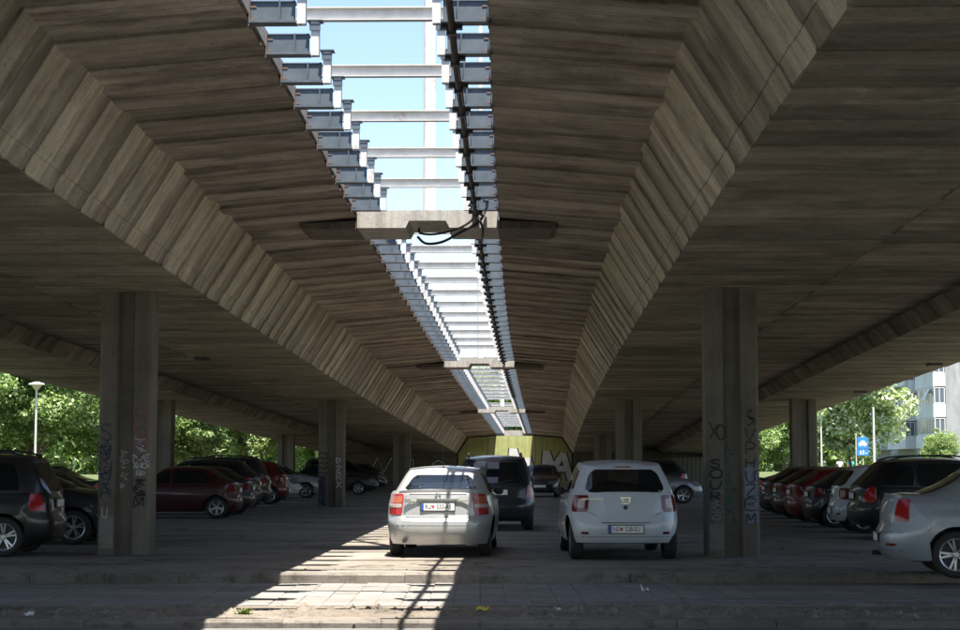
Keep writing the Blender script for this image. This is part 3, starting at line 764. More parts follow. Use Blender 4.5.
# ------------------------------------------------------------------ cars
def lerp(a, b, t): return a + (b - a) * t
def itp(tab, x):
    if x <= tab[0][0]: return tab[0][1]
    for (x0, y0), (x1, y1) in zip(tab, tab[1:]):
        if x <= x1:
            t = (x - x0) / (x1 - x0); t = t * t * (3 - 2 * t) * .5 + t * .5
            return y0 + (y1 - y0) * t
    return tab[-1][1]
class Car:
    """body surface in local axes: x forward from the rear bumper, y left, z up"""
    def __init__(s, **k):
        s.__dict__.update(k); s.nr, s.nf = k.get('nr', 5.0), k.get('nf', 4.2)
        s.xw = (s.ro, s.ro + s.wb); s.ra = s.wr + .055
        s.kr, s.kf = 2 ** (-1 / s.nr), 2 ** (-1 / s.nf)
    def zb(s, x, seg):
        z = s.sill
        if seg in ('l', 'r'):
            for xw in s.xw:
                q = s.ra ** 2 - (x - xw) ** 2
                if q > 0: z = max(z, s.wr + math.sqrt(q))
        return z
    def low_z(s, seg, a, z):
        xr, xf = itp(s.rear, z), s.L - itp(s.front, z)
        W = s.W / 2 * itp(s.wp, z); xc = s.L * .5
        if seg == 'b':
            y = W * a; x = xc - (xc - xr) * max(0, 1 - abs(a) ** s.nr) ** (1 / s.nr) + s.bow(y)
        elif seg == 'f':
            y = W * a; x = xc + (xf - xc) * max(0, 1 - abs(a) ** s.nf) ** (1 / s.nf)
        else:
            n = s.nr if a < 0 else s.nf
            x = xc + (xc - xr if a < 0 else xf - xc) * a
            y = W * max(0, 1 - abs(a) ** n) ** (1 / n) * (1 if seg == 'l' else -1)
            if a < 0: x += s.bow(y) * min(1, (a / s.kr) ** 8)
        return Vector((x, y, z))
    def bow(s, y): return .085 * (2 * y / s.W) ** 2
    def low_t(s, seg, a, t):
        z = .6; p = s.low_z(seg, a, z)
        for _ in range(3):
            b = s.zb(p.x, seg); tp = itp(s.top, p.x)
            z = b + t * (tp - b); p = s.low_z(seg, a, z)
        if t > .88:
            k = (t - .88) / .12; p.y *= 1 - .035 * k * k
        return p
    def gh(s, seg, a, t):
        g = s.g
        xr = lerp(g['xrb'], g['xrr'], t ** g.get('pr', 1.0)); xf = lerp(g['xfb'], g['xfr'], t)
        W = lerp(g['wb'], g['wr'], t ** 1.35); xc = (g['xrr'] + g['xfr']) / 2
        nr, nf = g.get('nr', 7.0), g.get('nf', 4.0)
        if seg == 'b':
            y = W * a; x = xc - (xc - xr) * max(0, 1 - abs(a) ** nr) ** (1 / nr)
        elif seg == 'f':
            y = W * a; x = xc + (xf - xc) * max(0, 1 - abs(a) ** nf) ** (1 / nf)
        else:
            n = nr if a < 0 else nf
            x = xc + (xc - xr if a < 0 else xf - xc) * a
            y = W * max(0, 1 - abs(a) ** n) ** (1 / n) * (1 if seg == 'l' else -1)
        base = itp(s.top, x) - .03
        return Vector((x, y, lerp(base, s.roofz(x), t)))
    def roofz(s, x):
        g = s.g; xm = g['xfr'] - .42 * (g['xfr'] - g['xrr']); 
        q = (x - xm) / ((g['xfr'] - xm) if x > xm else (xm - g['xrr']))
        return s.H - .045 - g.get('sag', .05) * min(q * q, 2.2)
    def S(s, v, low=True):
        kr, kf = (s.kr, s.kf) if low else (2 ** (-1 / s.g.get('nr', 7.0)), 2 ** (-1 / s.g.get('nf', 4.0)))
        v = v % 8.0
        if v > 7: v -= 8
        if v <= 1: return 'b', v * kr
        if v <= 3: return 'l', lerp(-kr, kf, (v - 1) / 2)
        if v <= 5: return 'f', (4 - v) * kf
        return 'r', lerp(kf, -kr, (v - 5) / 2)
    def body(s):
        vs, fs = [], []
        sv = [-1 + 2 * i / 18 for i in range(18)] + [1 + 2 * i / 64 for i in range(64)] + [3 + 2 * i / 18 for i in range(18)] + [5 + 2 * i / 64 for i in range(64)]
        n = len(sv)
        def shell(fn, rows, low, cap, crown, xs):
            b0 = len(vs)
            for t in rows:
                for v in sv: vs.append(fn(*s.S(v, low), t))
            for j in range(len(rows) - 1):
                for i in range(n):
                    fs.append((b0 + j * n + i, b0 + (j + 1) * n + i, b0 + (j + 1) * n + (i + 1) % n, b0 + j * n + (i + 1) % n)[::-1])
            last = b0 + (len(rows) - 1) * n; top = [Vector(vs[last + i]) for i in range(n)]
            xm = sum(p.x for p in top) / n; prev = last
            for k in cap:
                b = len(vs)
                for p in top:
                    x = xm + (p.x - xm) * (1 - xs * (1 - k)); z = itp(s.top, x) if low else s.roofz(x)
                    vs.append(Vector((x, p.y * k, z + crown * (1 - k * k))))
                for i in range(n):
                    fs.append((prev + i, b + i, b + (i + 1) % n, prev + (i + 1) % n)[::-1])
                prev = b
        shell(s.low_t, [0, .03, .1, .18, .27, .36, .45, .54, .63, .72, .8, .87, .93, .97, 1.0], True, [.96, .85, .6, .3, 0], .03, .10)
        shell(s.gh, [0, .12, .25, .4, .55, .7, .82, .9, .96, 1.0], False, [.97, .9, .72, .45, .2, 0], .045, .14)
        return vs, fs
def patch(fn, nu, nv, off, cen, r=.12, skirt=.012):
    """a piece lying on the surface fn(u, v), u and v in -1..1, standing off a little proud with a skirt round it"""
    vs, fs = [], []
    e = 1e-3
    for j in range(nv + 1):
        v = -1 + 2 * j / nv; k = 1 - r * abs(v) ** 7
        for i in range(nu + 1):
            u = (-1 + 2 * i / nu) * k; vv = v * (1 - r * .6 * abs(u) ** 9)
            p = fn(u, vv); du = fn(u + e, vv) - fn(u - e, vv); dv = fn(u, vv + e) - fn(u, vv - e)
            nn = du.cross(dv)
            nn = nn.normalized() if nn.length > 1e-12 else (p - cen).normalized()
            if nn.dot(p - cen) < 0: nn = -nn
            vs.append(p + nn * off)
    m = nu + 1
    q0 = vs[0]; nq = (vs[1] - vs[0]).cross(vs[m] - vs[0]); fl = nq.dot(vs[m * (nv // 2) + nu // 2] - cen) < 0
    for j in range(nv):
        for i in range(nu):
            q = (j * m + i, j * m + i + 1, (j + 1) * m + i + 1, (j + 1) * m + i); fs.append(q[::-1] if fl else q)
    ring = [i for i in range(m)] + [j * m + nu for j in range(1, nv + 1)] + [nv * m + i for i in range(nu - 1, -1, -1)] + [j * m for j in range(nv - 1, 0, -1)]
    b = len(vs); cc = sum(vs, Vector()) / len(vs)
    for i in ring:
        vs.append(vs[i] + (cen - vs[i]).normalized() * skirt)
    L = len(ring)
    for i in range(L):
        q = (ring[i], ring[(i + 1) % L], b + (i + 1) % L, b + i); fs.append(q if fl else q[::-1])
    return vs, fs
def wheel_proto():
    m = MB(); R0, Wd = 1.0, .30
    prof = [(.66, -.26), (.80, -.30), (.93, -.29), (.985, -.22), (1.0, -.12), (1.0, .12), (.985, .22), (.93, .29), (.80, .30), (.66, .26)]
    m.lathe([(r, h) for r, h in prof], n=28, axis='y')
    tyre = meshof('tyre', m, M['black']); tyre.polygons.foreach_set('use_smooth', [True] * len(tyre.polygons)); tyre.set_sharp_from_angle(angle=R(50))
    m = MB(); m.lathe([(.66, .26), (.69, .27), (.69, .235), (.63, .20), (.60, .10), (.58, -.1)], n=28, axis='y')
    m.lathe([(.0, .20), (.10, .20), (.14, .17), (.14, .06)], n=14, axis='y')
    for k in range(5):
        a = 2 * math.pi * k / 5
        for off in (-.17, .17):
            c1, s1 = math.cos(a + off * .5), math.sin(a + off * .5); c2, s2 = math.cos(a + off), math.sin(a + off)
            px, pz = -math.sin(a), math.cos(a)
            vs = []
            for (rr, c, ss, wd, y) in ((.10, c1, s1, .05, .17), (.645, c2, s2, .045, .215)):
                for sg in (-1, 1):
                    for yy in (y, y - .05): vs.append((rr * c + px * wd * sg, yy, rr * ss + pz * wd * sg))
            m.add(vs, [(0, 2, 6, 4), (1, 5, 7, 3), (0, 4, 5, 1), (2, 3, 7, 6)])
    rim = meshof('rim', m, M['rim'])
    m = MB(); m.lathe([(.0, .06), (.6, .06)], n=20, axis='y'); m.lathe([(.6, .06), (.6, -.2), (0, -.2)], n=20, axis='y'); disc = meshof('brake_disc', m, M['plastic'])
    return tyre, rim, disc
TYRE, RIM, DISC = wheel_proto()
def textmesh(name, txt, size, mat, parent, loc, rot, ext=.002, sx=1.0):
    cu = bpy.data.curves.new(name, 'FONT'); cu.body = txt; cu.size = size; cu.align_x = 'CENTER'; cu.align_y = 'CENTER'; cu.extrude = ext; cu.resolution_u = 2
    tmp = bpy.data.objects.new(name, cu); col.objects.link(tmp)
    dg = bpy.context.evaluated_depsgraph_get(); me = bpy.data.meshes.new_from_object(tmp.evaluated_get(dg))
    bpy.data.objects.remove(tmp); bpy.data.curves.remove(cu)
    me.materials.clear()
    o = link(name, me, mat, parent); o.location = loc; o.rotation_euler = rot; o.scale = (sx, 1, 1); return o
PAINT = 'PAINT'
def build_car(c, paintm, kind):
    root = empty('parked_car')
    off = Vector((-c.L / 2, 0, 0)); cen = Vector((c.L / 2, 0, c.H * .45))
    def mo(name, vs, fs, mat, parent=root, smooth=35):
        o = mesh_obj(name, [Vector(v) + off for v in vs], fs, mat, parent, smooth)
        if mat is paintm: o[PAINT] = 1
        return o
    vs, fs = c.body(); body = mo('body', vs, fs, paintm, smooth=32)
    m = MB(); hw = c.W / 2 - .25
    m.box(.40, c.L - .6, -hw, hw, c.sill - .02, .62)
    m.box(c.xw[0] + c.ra + .06, c.xw[1] - c.ra - .06, -c.W / 2 + .10, c.W / 2 - .10, c.sill - .03, .35)
    for xw in c.xw: m.tube([(xw, -hw - .1, c.wr), (xw, hw + .1, c.wr)], .05, 8)
    if kind.get('exhaust'): m.tube([(-.01, c.W * .30, .27), (.4, c.W * .30, .27)], .035, 10)
    mo('underbody', m.v, m.f, M['plastic'], smooth=None)
    # windows
    def win(name, s0, s1, t0, t1, nu=14, nv=8, taper=0.0):
        def fn(u, v):
            t = lerp(t0, t1, (v + 1) / 2); k = 1 - taper * (1 + v) / 2
            return c.gh(*c.S(lerp(s0, s1, .5) + (s1 - s0) / 2 * u * k, False), t)
        v_, f_ = patch(fn, nu, nv, .004, cen); return mo(name, v_, f_, M['glass'])
    rw = kind['rw']; win('rear_window', -rw[0], rw[0], rw[1], rw[2])
    win('windscreen', 3.12, 4.88, .10, .92)
    g = c.g; nrg, nfg = g.get('nr', 7.0), g.get('nf', 4.0)
    def sidefn(sd, x0b, x0t, x1b, x1t, t0, t1):
        xc = (g['xrr'] + g['xfr']) / 2
        def fn(u, v):
            t = lerp(t0, t1, (v + 1) / 2); q = (v + 1) / 2
            x = lerp(lerp(x0b, x0t, q), lerp(x1b, x1t, q), (u + 1) / 2)
            xr = lerp(g['xrb'], g['xrr'], t ** g.get('pr', 1.0)); xf = lerp(g['xfb'], g['xfr'], t)
            a = (x - xc) / ((xc - xr) if x < xc else (xf - xc))
            return c.gh(sd, max(-.985, min(.985, a)), t)
        return fn
    for sd in ('l', 'r'):
        for w_ in kind['sides']:
            v_, f_ = patch(sidefn(sd, *w_), 8, 6, .004, cen, r=.08); mo('side_window', v_, f_, M['glass'])
    # lamps on the body
    def lp(name, s0, s1, z0, z1, mat, parent=root, nu=6, nv=5, o_=.008, r=.15, tl=0.0, tr=0.0):
        def fn(u, v):
            z = lerp(z0, z1, (v + 1) / 2); q = (v + 1) / 2
            return c.low_z(*c.S(lerp(s0 + tl * q, s1 + tr * q, (u + 1) / 2)), z)
        v_, f_ = patch(fn, nu, nv, o_, cen, r=r); return mo(name, v_, f_, mat, parent)
    for sg in (1, -1):
        for (s0, s1, z0, z1, mk, oo, tl, tr) in kind['tail']:
            par = root
            if not mk in ('tail', 'tail2'):
                par = first
            o = lp('taillight' if mk in ('tail', 'tail2') else 'lamp_segment', sg * s0, sg * s1, z0, z1, M[mk], par, o_=oo, tl=sg * tl, tr=sg * tr)
            if mk in ('tail', 'tail2'): first = o
        h = kind['head']
        lp('headlight', 4 - sg * h[0], 4 - sg * h[1], h[2], h[3], M['head'])
    for (s0, s1, z0, z1) in kind.get('refl', []):
        for sg in (1, -1): lp('reflector', sg * s0, sg * s1, z0, z1, M['tail'], r=.3, o_=.006)
    lp('grille', 3.55, 4.45, c.grz[0], c.grz[1], M['plastic'], nu=10)
    lp('lower_grille', 3.45, 4.55, .26, .40, M['plastic'], nu=10)
    # shut lines
    vs, fs = [], []
    def addp(fn, nu, nv):
        v_, f_ = patch(fn, nu, nv, .0016, cen, r=0, skirt=.004); b = len(vs); vs.extend(v_); fs.extend([tuple(i + b for i in q) for q in f_])
    def hline(s0, s1, z, w_=.007): addp(lambda u, v: c.low_z(*c.S(lerp(s0, s1, (u + 1) / 2)), z + v * w_ / 2), 16, 1)
    def vline(s_, z0, z1, w_=.004): addp(lambda u, v: c.low_z(*c.S(s_ + u * w_), lerp(z0, z1, (v + 1) / 2)), 1, 8)
    def dline(s0, z0, s1, z1, w_=.007): addp(lambda u, v: c.low_z(*c.S(lerp(s0, s1, (u + 1) / 2)), lerp(z0, z1, (u + 1) / 2) + v * w_ / 2), 6, 1)
    for q in kind['hl']: hline(*q)
    for q in kind['dl']: dline(*q); dline(-q[0], q[1], -q[2], q[3])
    for xs in kind['doors']:
        xc = c.L / 2
        a = (xs - xc) / xc; s_ = 1 + (a + c.kr) / (c.kr + c.kf) * 2
        z1 = itp(c.top, xs) - .03
        z0 = max(.30, c.zb(xs, 'l') + .02)
        vline(s_, z0, z1, .0022); vline(8 - s_ - 0.0, z0, z1, .0022)
    mo('panel_gap', vs, fs, M['black'], smooth=None)
    # door handles, mirrors
    for sg in (1, -1):
        for xh in kind['handles']:
            xc = c.L / 2; a = (xh - xc) / xc; p = c.low_z('l' if sg > 0 else 'r', a, itp(c.top, xh) - .10)
            m = MB(); m.box(p.x - .09, p.x + .09, p.y - .004 if sg > 0 else p.y - .03, p.y + .03 if sg > 0 else p.y + .004, p.z - .014, p.z + .014)
            mo('door_handle', m.v, m.f, paintm if not kind.get('blackh') else M['plastic'])
        xm = g['xfb'] - .42; p = c.gh('l' if sg > 0 else 'r', min(.9, (xm - (g['xrr'] + g['xfr']) / 2) / (g['xfb'] - (g['xrr'] + g['xfr']) / 2)), .06)
        m = MB(); prof = [(.0, .0), (.03, .04), (.06, .06), (.066, .11), (.06, .16), (.03, .19), (0, .195)]
        for_ = []
        n_ = 12
        for (r_, h) in prof:
            for k in range(n_):
                th = 2 * math.pi * k / n_
                m.v.append((xm + r_ * 1.0 * max(-.45, math.cos(th)) , p.y + sg * (h - .0 + .01), p.z + .06 + r_ * math.sin(th)))
        for i in range(len(prof) - 1):
            for k in range(n_):
                q = (i * n_ + k, i * n_ + (k + 1) % n_, (i + 1) * n_ + (k + 1) % n_, (i + 1) * n_ + k); m.f.append(q if sg < 0 else q[::-1])
        mo('door_mirror', m.v, m.f, paintm if kind.get('pm') else M['plastic'])
    # wheels
    for xw in c.xw:
        for sg in (1, -1):
            wv = bpy.data.objects.new('wheel', TYRE); wv.name = 'wheel'; col.objects.link(wv); wv.parent = root
            wv.location = (xw + off.x, sg * (c.W / 2 - .155), c.wr); wv.scale = (c.wr, c.wr * 1.08, c.wr)
            wv.rotation_euler = (0, rnd.uniform(0, 6), 0 if sg > 0 else math.pi)
            link('rim', RIM, None, wv); link('brake_disc', DISC, None, wv)
    # plate
    pz, tilt = kind['plate']; px = itp(c.rear, pz)
    pl = empty('license_plate', Vector((px - .012, 0, pz)) + off); pl.parent = root
    if kind.get('frame', True):
        m = MB(); m.box(-.004, .012, -.272, .272, -.068, .068); m.build('plate_frame', M['plastic'], pl)
    m = MB(); m.box(-.008, -.0045, -.258, .258, -.054, .054); m.build('plate_face', M['platew'], pl)
    m = MB(); m.box(-.0095, -.0085, .218, .257, -.053, .053); m.build('blue_strip', M['bluep'], pl)
    pt = kind.get('text')
    RT = (math.pi / 2, 0, -math.pi / 2)
    if pt:
        textmesh('lettering', pt[0], .10, M['ink'], pl, (-.0095, .148, -.002), RT, .001, .80)
        textmesh('lettering', pt[1], .10, M['ink'], pl, (-.0095, -.098, -.002), RT, .001, .78)
        m = MB(); m.prism([(.03, .03), (.03, -.01), (.0, -.035), (-.03, -.01), (-.03, .03)], lambda p, t: (t, .072 + p[0] * .75, p[1] * .9), -.0095, -.0085); m.build('emblem', M['redink'], pl)
    # front plate
    m = MB(); fx = c.L - itp(c.front, .48); m.box(fx - .02, fx + .015, -.26, .26, .43, .54); mo('front_plate', m.v, m.f, M['platew'], smooth=None)
    if kind.get('rails'):
        for sg in (1, -1):
            pts = []; m = MB()
            for i in range(9):
                q = i / 8; x = lerp(g['xrr'] + .12, g['xfr'] - .1, q); pts.append((x, sg * (g['wr'] - .07), c.roofz(x) + .035 + .055 * min(1, 6 * min(q, 1 - q))))
            m.tube(pts, .017, 8)
            mo('roof_rail', m.v, m.f, M['plastic'], smooth=40)
    if kind.get('wiper'):
        m = MB(); a = c.gh('b', 0, rw[1]); b = c.gh('b', -.45, rw[1] + .12)
        m.tube([a + Vector((-.03, 0, 0)), b + Vector((-.03, 0, 0))], .008, 6); m.lathe([(0, -.03), (.022, -.03), (.022, .01), (0, .01)], (a.x - .01, a.y, a.z), 10, 'y'); mo('wiper', m.v, m.f, M['plastic'])
    if kind.get('aerial'):
        m = MB(); x = g['xrr'] + .18; z = c.roofz(x) + .04; m.tube([(x, 0, z - .02), (x - .02, 0, z + .04), (x - .2, 0, z + .34)], [.012, .006, .003], 6); mo('aerial', m.v, m.f, M['plastic'])
    if kind.get('brake3'):
        m = MB(); p = c.gh('b', 0, .985); m.box(p.x - .015, p.x + .03, -.12, .12, p.z - .012, p.z + .012); mo('brake_lamp', m.v, m.f, M['tail'], smooth=None)
    if kind.get('lip'):
        m = MB(); pts = []
        for i in range(17):
            s_ = -.86 + 1.72 * i / 16; p = c.low_z(*c.S(s_), itp(c.top, .05)); pts.append(p + Vector((.03, 0, .006 + .02 * (1 - (s_ / .86) ** 4))))
        vv, ff = [], []
        for p in pts: vv += [p + Vector((-.035, 0, -.03)), p + Vector((-.04, 0, .012)), p + Vector((.10, 0, .0)), p + Vector((.10, 0, -.04))]
        for i in range(16):
            for k in range(4): ff.append((i * 4 + k, i * 4 + (k + 1) % 4, i * 4 + 4 + (k + 1) % 4, i * 4 + 4 + k)[::-1])
        ff += [(0, 1, 2, 3), (64, 67, 66, 65)]
        mo('trunk_lip', vv, ff, paintm, smooth=30)
    for ex in kind.get('extra', []): ex(c, root, off, mo)
    return root
def kids(o): return [x for x in bpy.data.objects if x.parent == o]
def copy_tree(o, parent=None):
    c = o.copy(); col.objects.link(c)
    if parent is not None: c.parent = parent
    for ch in tree_kids[o.name]: copy_tree(ch, c)
    return c
tree_kids = {}
def index_kids():
    tree_kids.clear()
    for o in bpy.data.objects: tree_kids[o.name] = []
    for o in bpy.data.objects:
        if o.parent: tree_kids[o.parent.name].append(o)
WPN = [(.15, .90), (.3, .955), (.45, .985), (.62, 1.0), (.8, .985), (.95, .945), (1.1, .90)]
sedan = Car(L=4.25, W=1.71, H=1.425, wb=2.61, ro=.80, wr=.305, sill=.21, nr=6.5, grz=(.52, .66),
    wp=WPN, rear=[(.22, .11), (.30, .04), (.42, .0), (.54, .0), (.62, .02), (.645, .075), (.80, .085), (.98, .10), (1.06, .14)],
    front=[(.2, .12), (.3, .03), (.45, 0), (.6, .05), (.72, .16), (.9, .45)],
    top=[(0, 1.005), (.12, 1.03), (.6, 1.03), (1.2, .97), (2.6, .94), (3.1, .945), (3.7, .84), (4.25, .70)],
    g=dict(xrb=.46, xrr=1.28, xfr=2.42, xfb=3.22, wb=.785, wr=.575, sag=.045, nr=5.5))
hatch = Car(L=4.06, W=1.74, H=1.52, wb=2.59, ro=.62, wr=.31, sill=.265, nr=6.5, grz=(.55, .70),
    wp=[(.15, .91), (.3, .96), (.45, 1.0), (.62, .995), (.8, .975), (.95, .945), (1.1, .90)], rear=[(.22, .14), (.30, .05), (.42, .0), (.58, .0), (.66, .045), (.75, .055), (.92, .075), (1.1, .12)],
    front=[(.2, .12), (.3, .03), (.45, 0), (.62, .04), (.75, .14), (.95, .42)],
    top=[(0, 1.03), (.3, 1.03), (1.2, .98), (2.5, .95), (3.0, .96), (3.5, .90), (4.06, .74)],
    g=dict(xrb=.10, xrr=.47, xfr=2.25, xfb=3.15, wb=.80, wr=.61, sag=.06, nr=4.6, pr=1.15))
mpv = Car(L=4.32, W=1.76, H=1.63, wb=2.70, ro=.75, wr=.315, sill=.22, nr=7, grz=(.60, .76),
    wp=WPN, rear=[(.22, .12), (.30, .03), (.45, .0), (.58, .0), (.64, .04), (.9, .06), (1.1, .10)],
    front=[(.2, .12), (.3, .03), (.45, 0), (.65, .05), (.8, .16), (.95, .4)],
    top=[(0, 1.02), (.5, 1.02), (1.4, .99), (2.6, .97), (3.2, 1.0), (3.7, .93), (4.32, .78)],
    g=dict(xrb=.09, xrr=.36, xfr=2.35, xfb=3.45, wb=.81, wr=.65, sag=.05, nr=6, pr=1.1))
hatchb = Car(L=4.11, W=1.71, H=1.43, wb=2.61, ro=.62, wr=.30, sill=.21, nr=6.5, grz=(.52, .66),
    wp=WPN, rear=[(.22, .12), (.30, .03), (.42, .0), (.56, .0), (.62, .05), (.9, .09), (1.05, .14)],
    front=[(.2, .12), (.3, .03), (.45, 0), (.6, .05), (.72, .16), (.9, .45)],
    top=[(0, .98), (.4, .985), (1.2, .95), (2.6, .92), (3.0, .93), (3.6, .83), (4.11, .70)],
    g=dict(xrb=.14, xrr=.78, xfr=2.25, xfb=3.1, wb=.785, wr=.585, sag=.06, nr=5, pr=1.1))
logan = Car(L=4.30, W=1.74, H=1.53, wb=2.63, ro=.92, wr=.315, sill=.23, nr=6.5, grz=(.55, .70),
    wp=WPN, rear=[(.22, .12), (.30, .04), (.42, .0), (.56, .0), (.63, .02), (.66, .06), (.85, .07), (1.0, .10), (1.1, .15)],
    front=[(.2, .12), (.3, .03), (.45, 0), (.62, .04), (.75, .14), (.95, .42)],
    top=[(0, 1.06), (.12, 1.085), (.55, 1.085), (1.2, 1.0), (2.5, .96), (3.1, .97), (3.6, .90), (4.25, .74)],
    g=dict(xrb=.42, xrr=1.15, xfr=2.38, xfb=3.25, wb=.80, wr=.62, sag=.045, nr=5.5))
def ex_sedan(c, root, off, mo):
    m = MB(); z = .905; x = itp(c.rear, z) - .012; m.box(x - .012, x + .02, -.33, .33, z - .012, z + .014); mo('chrome_bar', m.v, m.f, M['chrome'], smooth=None)
    m = MB()
    for (y, z, w_) in ((.43, .865, .09), (.47, .895, .05), (-.40, .88, .10)): x = itp(c.rear, z); m.box(x - .012, x + .01, y - w_, y + w_, z - .011, z + .011)
    mo('model_badge', m.v, m.f, M['chrome'], smooth=None)
    m = MB(); m.lathe([(0, -.015), (.035, -.015), (.045, -.008), (.045, 0)], (0, 0, 0), 16, 'y'); z = .965; x = itp(c.rear, z)
    mo('emblem', [(x - .006 + v[1], v[0], z + v[2]) for v in m.v], [f[::-1] for f in m.f], M['chrome'])
def ex_hatch(c, root, off, mo):
    z = .905; x = itp(c.rear, z) - .014
    m = MB()
    m.box(x - .008, x + .02, -.085, .085, z + .03, z + .05); m.box(x - .008, x + .02, -.06, .06, z - .05, z - .032)
    m.box(x - .008, x + .02, -.075, -.05, z - .035, z + .028); m.box(x - .008, x + .02, .035, .06, z - .01, z + .028); m.box(x - .008, x + .02, -.05, .034, z - .008, z + .006)
    mo('emblem', m.v, m.f, M['chrome'], smooth=None)
    m = MB(); m.lathe([(0, -.012), (.03, -.012), (.033, 0)], (0, 0, 0), 14, 'y'); z = .80; x = itp(c.rear, z)
    mo('lock_button', [(x - .006 + v[1], v[0], z + v[2]) for v in m.v], [f[::-1] for f in m.f], M['plastic'])
    z = .925; x = itp(c.rear, z)
    textmesh('lettering', 'SANDERO', .055, M['chrome'], root, Vector((x - .012, .50, z)) + off, (math.pi / 2, 0, -math.pi / 2), .002, 1.25)
    m = MB(); z = .535; x = itp(c.rear, z)
    m.box(x - .012, x + .03, -.36, .36, z + .035, z + .043); mo('plate_recess', m.v, m.f, M['plastic'], smooth=None)
K_sedan = dict(rw=(.86, .14, .88), sides=[(1.05, 1.45, 1.95, 1.95, .12, .86), (2.02, 2.02, 3.0, 2.42, .12, .86)],
    tail=[(.73, 1.03, .665, .985, 'tail2', .008, 0, -.01), (.745, 1.015, .775, .835, 'tailw', .012, 0, 0), (.75, 1.01, .845, .955, 'taila', .012, 0, 0)],
    head=(.5, .98, .55, .70), hl=[(-.66, .66, .64, .012), (-.95, .95, .50, .006), (-.62, .62, .985, .006)], dl=[(.66, .64, .70, .97)], doors=[1.15, 2.0, 3.05], handles=[1.35, 2.2],
    plate=(.79, 0), text=('RU', '555-AE'), exhaust=True, aerial=True, lip=True, extra=[ex_sedan])
K_hatch = dict(rw=(.90, .06, .90), sides=[(.55, .75, .9, 1.0, .2, .80), (1.0, 1.1, 1.85, 1.85, .10, .86), (1.92, 1.92, 2.95, 2.3, .10, .86)],
    tail=[(.74, 1.04, .73, .98, 'tail', .012, 0, .0), (.80, .93, .79, .93, 'tailw', .016, 0, 0)],
    head=(.5, .98, .62, .82), refl=[(.72, .86, .40, .435)], hl=[(-.50, .50, .645, .012), (-.98, .98, .36, .006)], dl=[(.50, .645, .72, .73)], doors=[.95, 1.88, 2.9], handles=[1.15, 2.05],
    plate=(.475, 0), text=('NS', '528-EU'), brake3=True, aerial=False, extra=[ex_hatch])
K_mpv = dict(rw=(.88, .06, .88), sides=[(.5, .62, 1.1, 1.1, .10, .84), (1.17, 1.17, 2.05, 2.05, .08, .88), (2.12, 2.12, 3.2, 2.5, .08, .88)],
    tail=[(.82, 1.025, .72, 1.0, 'tail2', .012, .10, -.012)], head=(.5, .98, .64, .82), hl=[(-.74, .74, .64, .012)], dl=[(.74, .64, .8, .98)], doors=[1.1, 2.08, 3.1], handles=[1.3, 2.25],
    plate=(.83, 0), rails=True, wiper=True, brake3=True)
K_hatchb = dict(rw=(.86, .10, .88), sides=[(.75, 1.0, 1.85, 1.85, .12, .86), (1.92, 1.92, 2.9, 2.3, .12, .86)],
    tail=[(.78, 1.015, .72, .93, 'tail', .01, .04, 0)], head=(.5, .98, .56, .72), hl=[(-.68, .68, .63, .012)], dl=[(.68, .63, .74, .9)], doors=[.95, 1.88, 2.85], handles=[1.12, 2.05],
    plate=(.78, 0), wiper=True)
K_logan = dict(rw=(.86, .14, .88), sides=[(1.0, 1.3, 1.9, 1.9, .12, .86), (1.97, 1.97, 3.0, 2.42, .12, .86)],
    tail=[(.84, 1.0, .74, 1.04, 'tail2', .01, .03, -.008)], head=(.5, .98, .62, .80), refl=[(.74, .92, .42, .455)],
    hl=[(-.72, .72, .66, .012), (-.98, .98, .60, .006), (-.98, .98, .36, .006)], dl=[(.72, .66, .75, 1.0)], doors=[1.1, 1.95, 3.0], handles=[1.3, 2.15], plate=(.52, 0), lip=True, exhaust=True)
K_suv = dict(K_mpv); K_suv['rails'] = True
suv = Car(L=4.5, W=1.82, H=1.56, wb=2.70, ro=.85, wr=.34, sill=.27, nr=7, grz=(.62, .80),
    wp=WPN, rear=[(.25, .12), (.33, .03), (.48, .0), (.62, .0), (.68, .04), (.9, .06), (1.1, .12)],
    front=[(.25, .12), (.33, .03), (.5, 0), (.68, .05), (.82, .14), (1.0, .4)],
    top=[(0, 1.04), (.5, 1.03), (1.4, 1.0), (2.6, .98), (3.2, 1.0), (3.8, .95), (4.5, .82)],
    g=dict(xrb=.10, xrr=.55, xfr=2.4, xfb=3.3, wb=.83, wr=.66, sag=.05, nr=6, pr=1.1))
kinds = dict(sedan=(sedan, K_sedan), hatch=(hatch, K_hatch), mpv=(mpv, K_mpv), hatchb=(hatchb, K_hatchb), logan=(logan, K_logan), suv=(suv, K_suv))
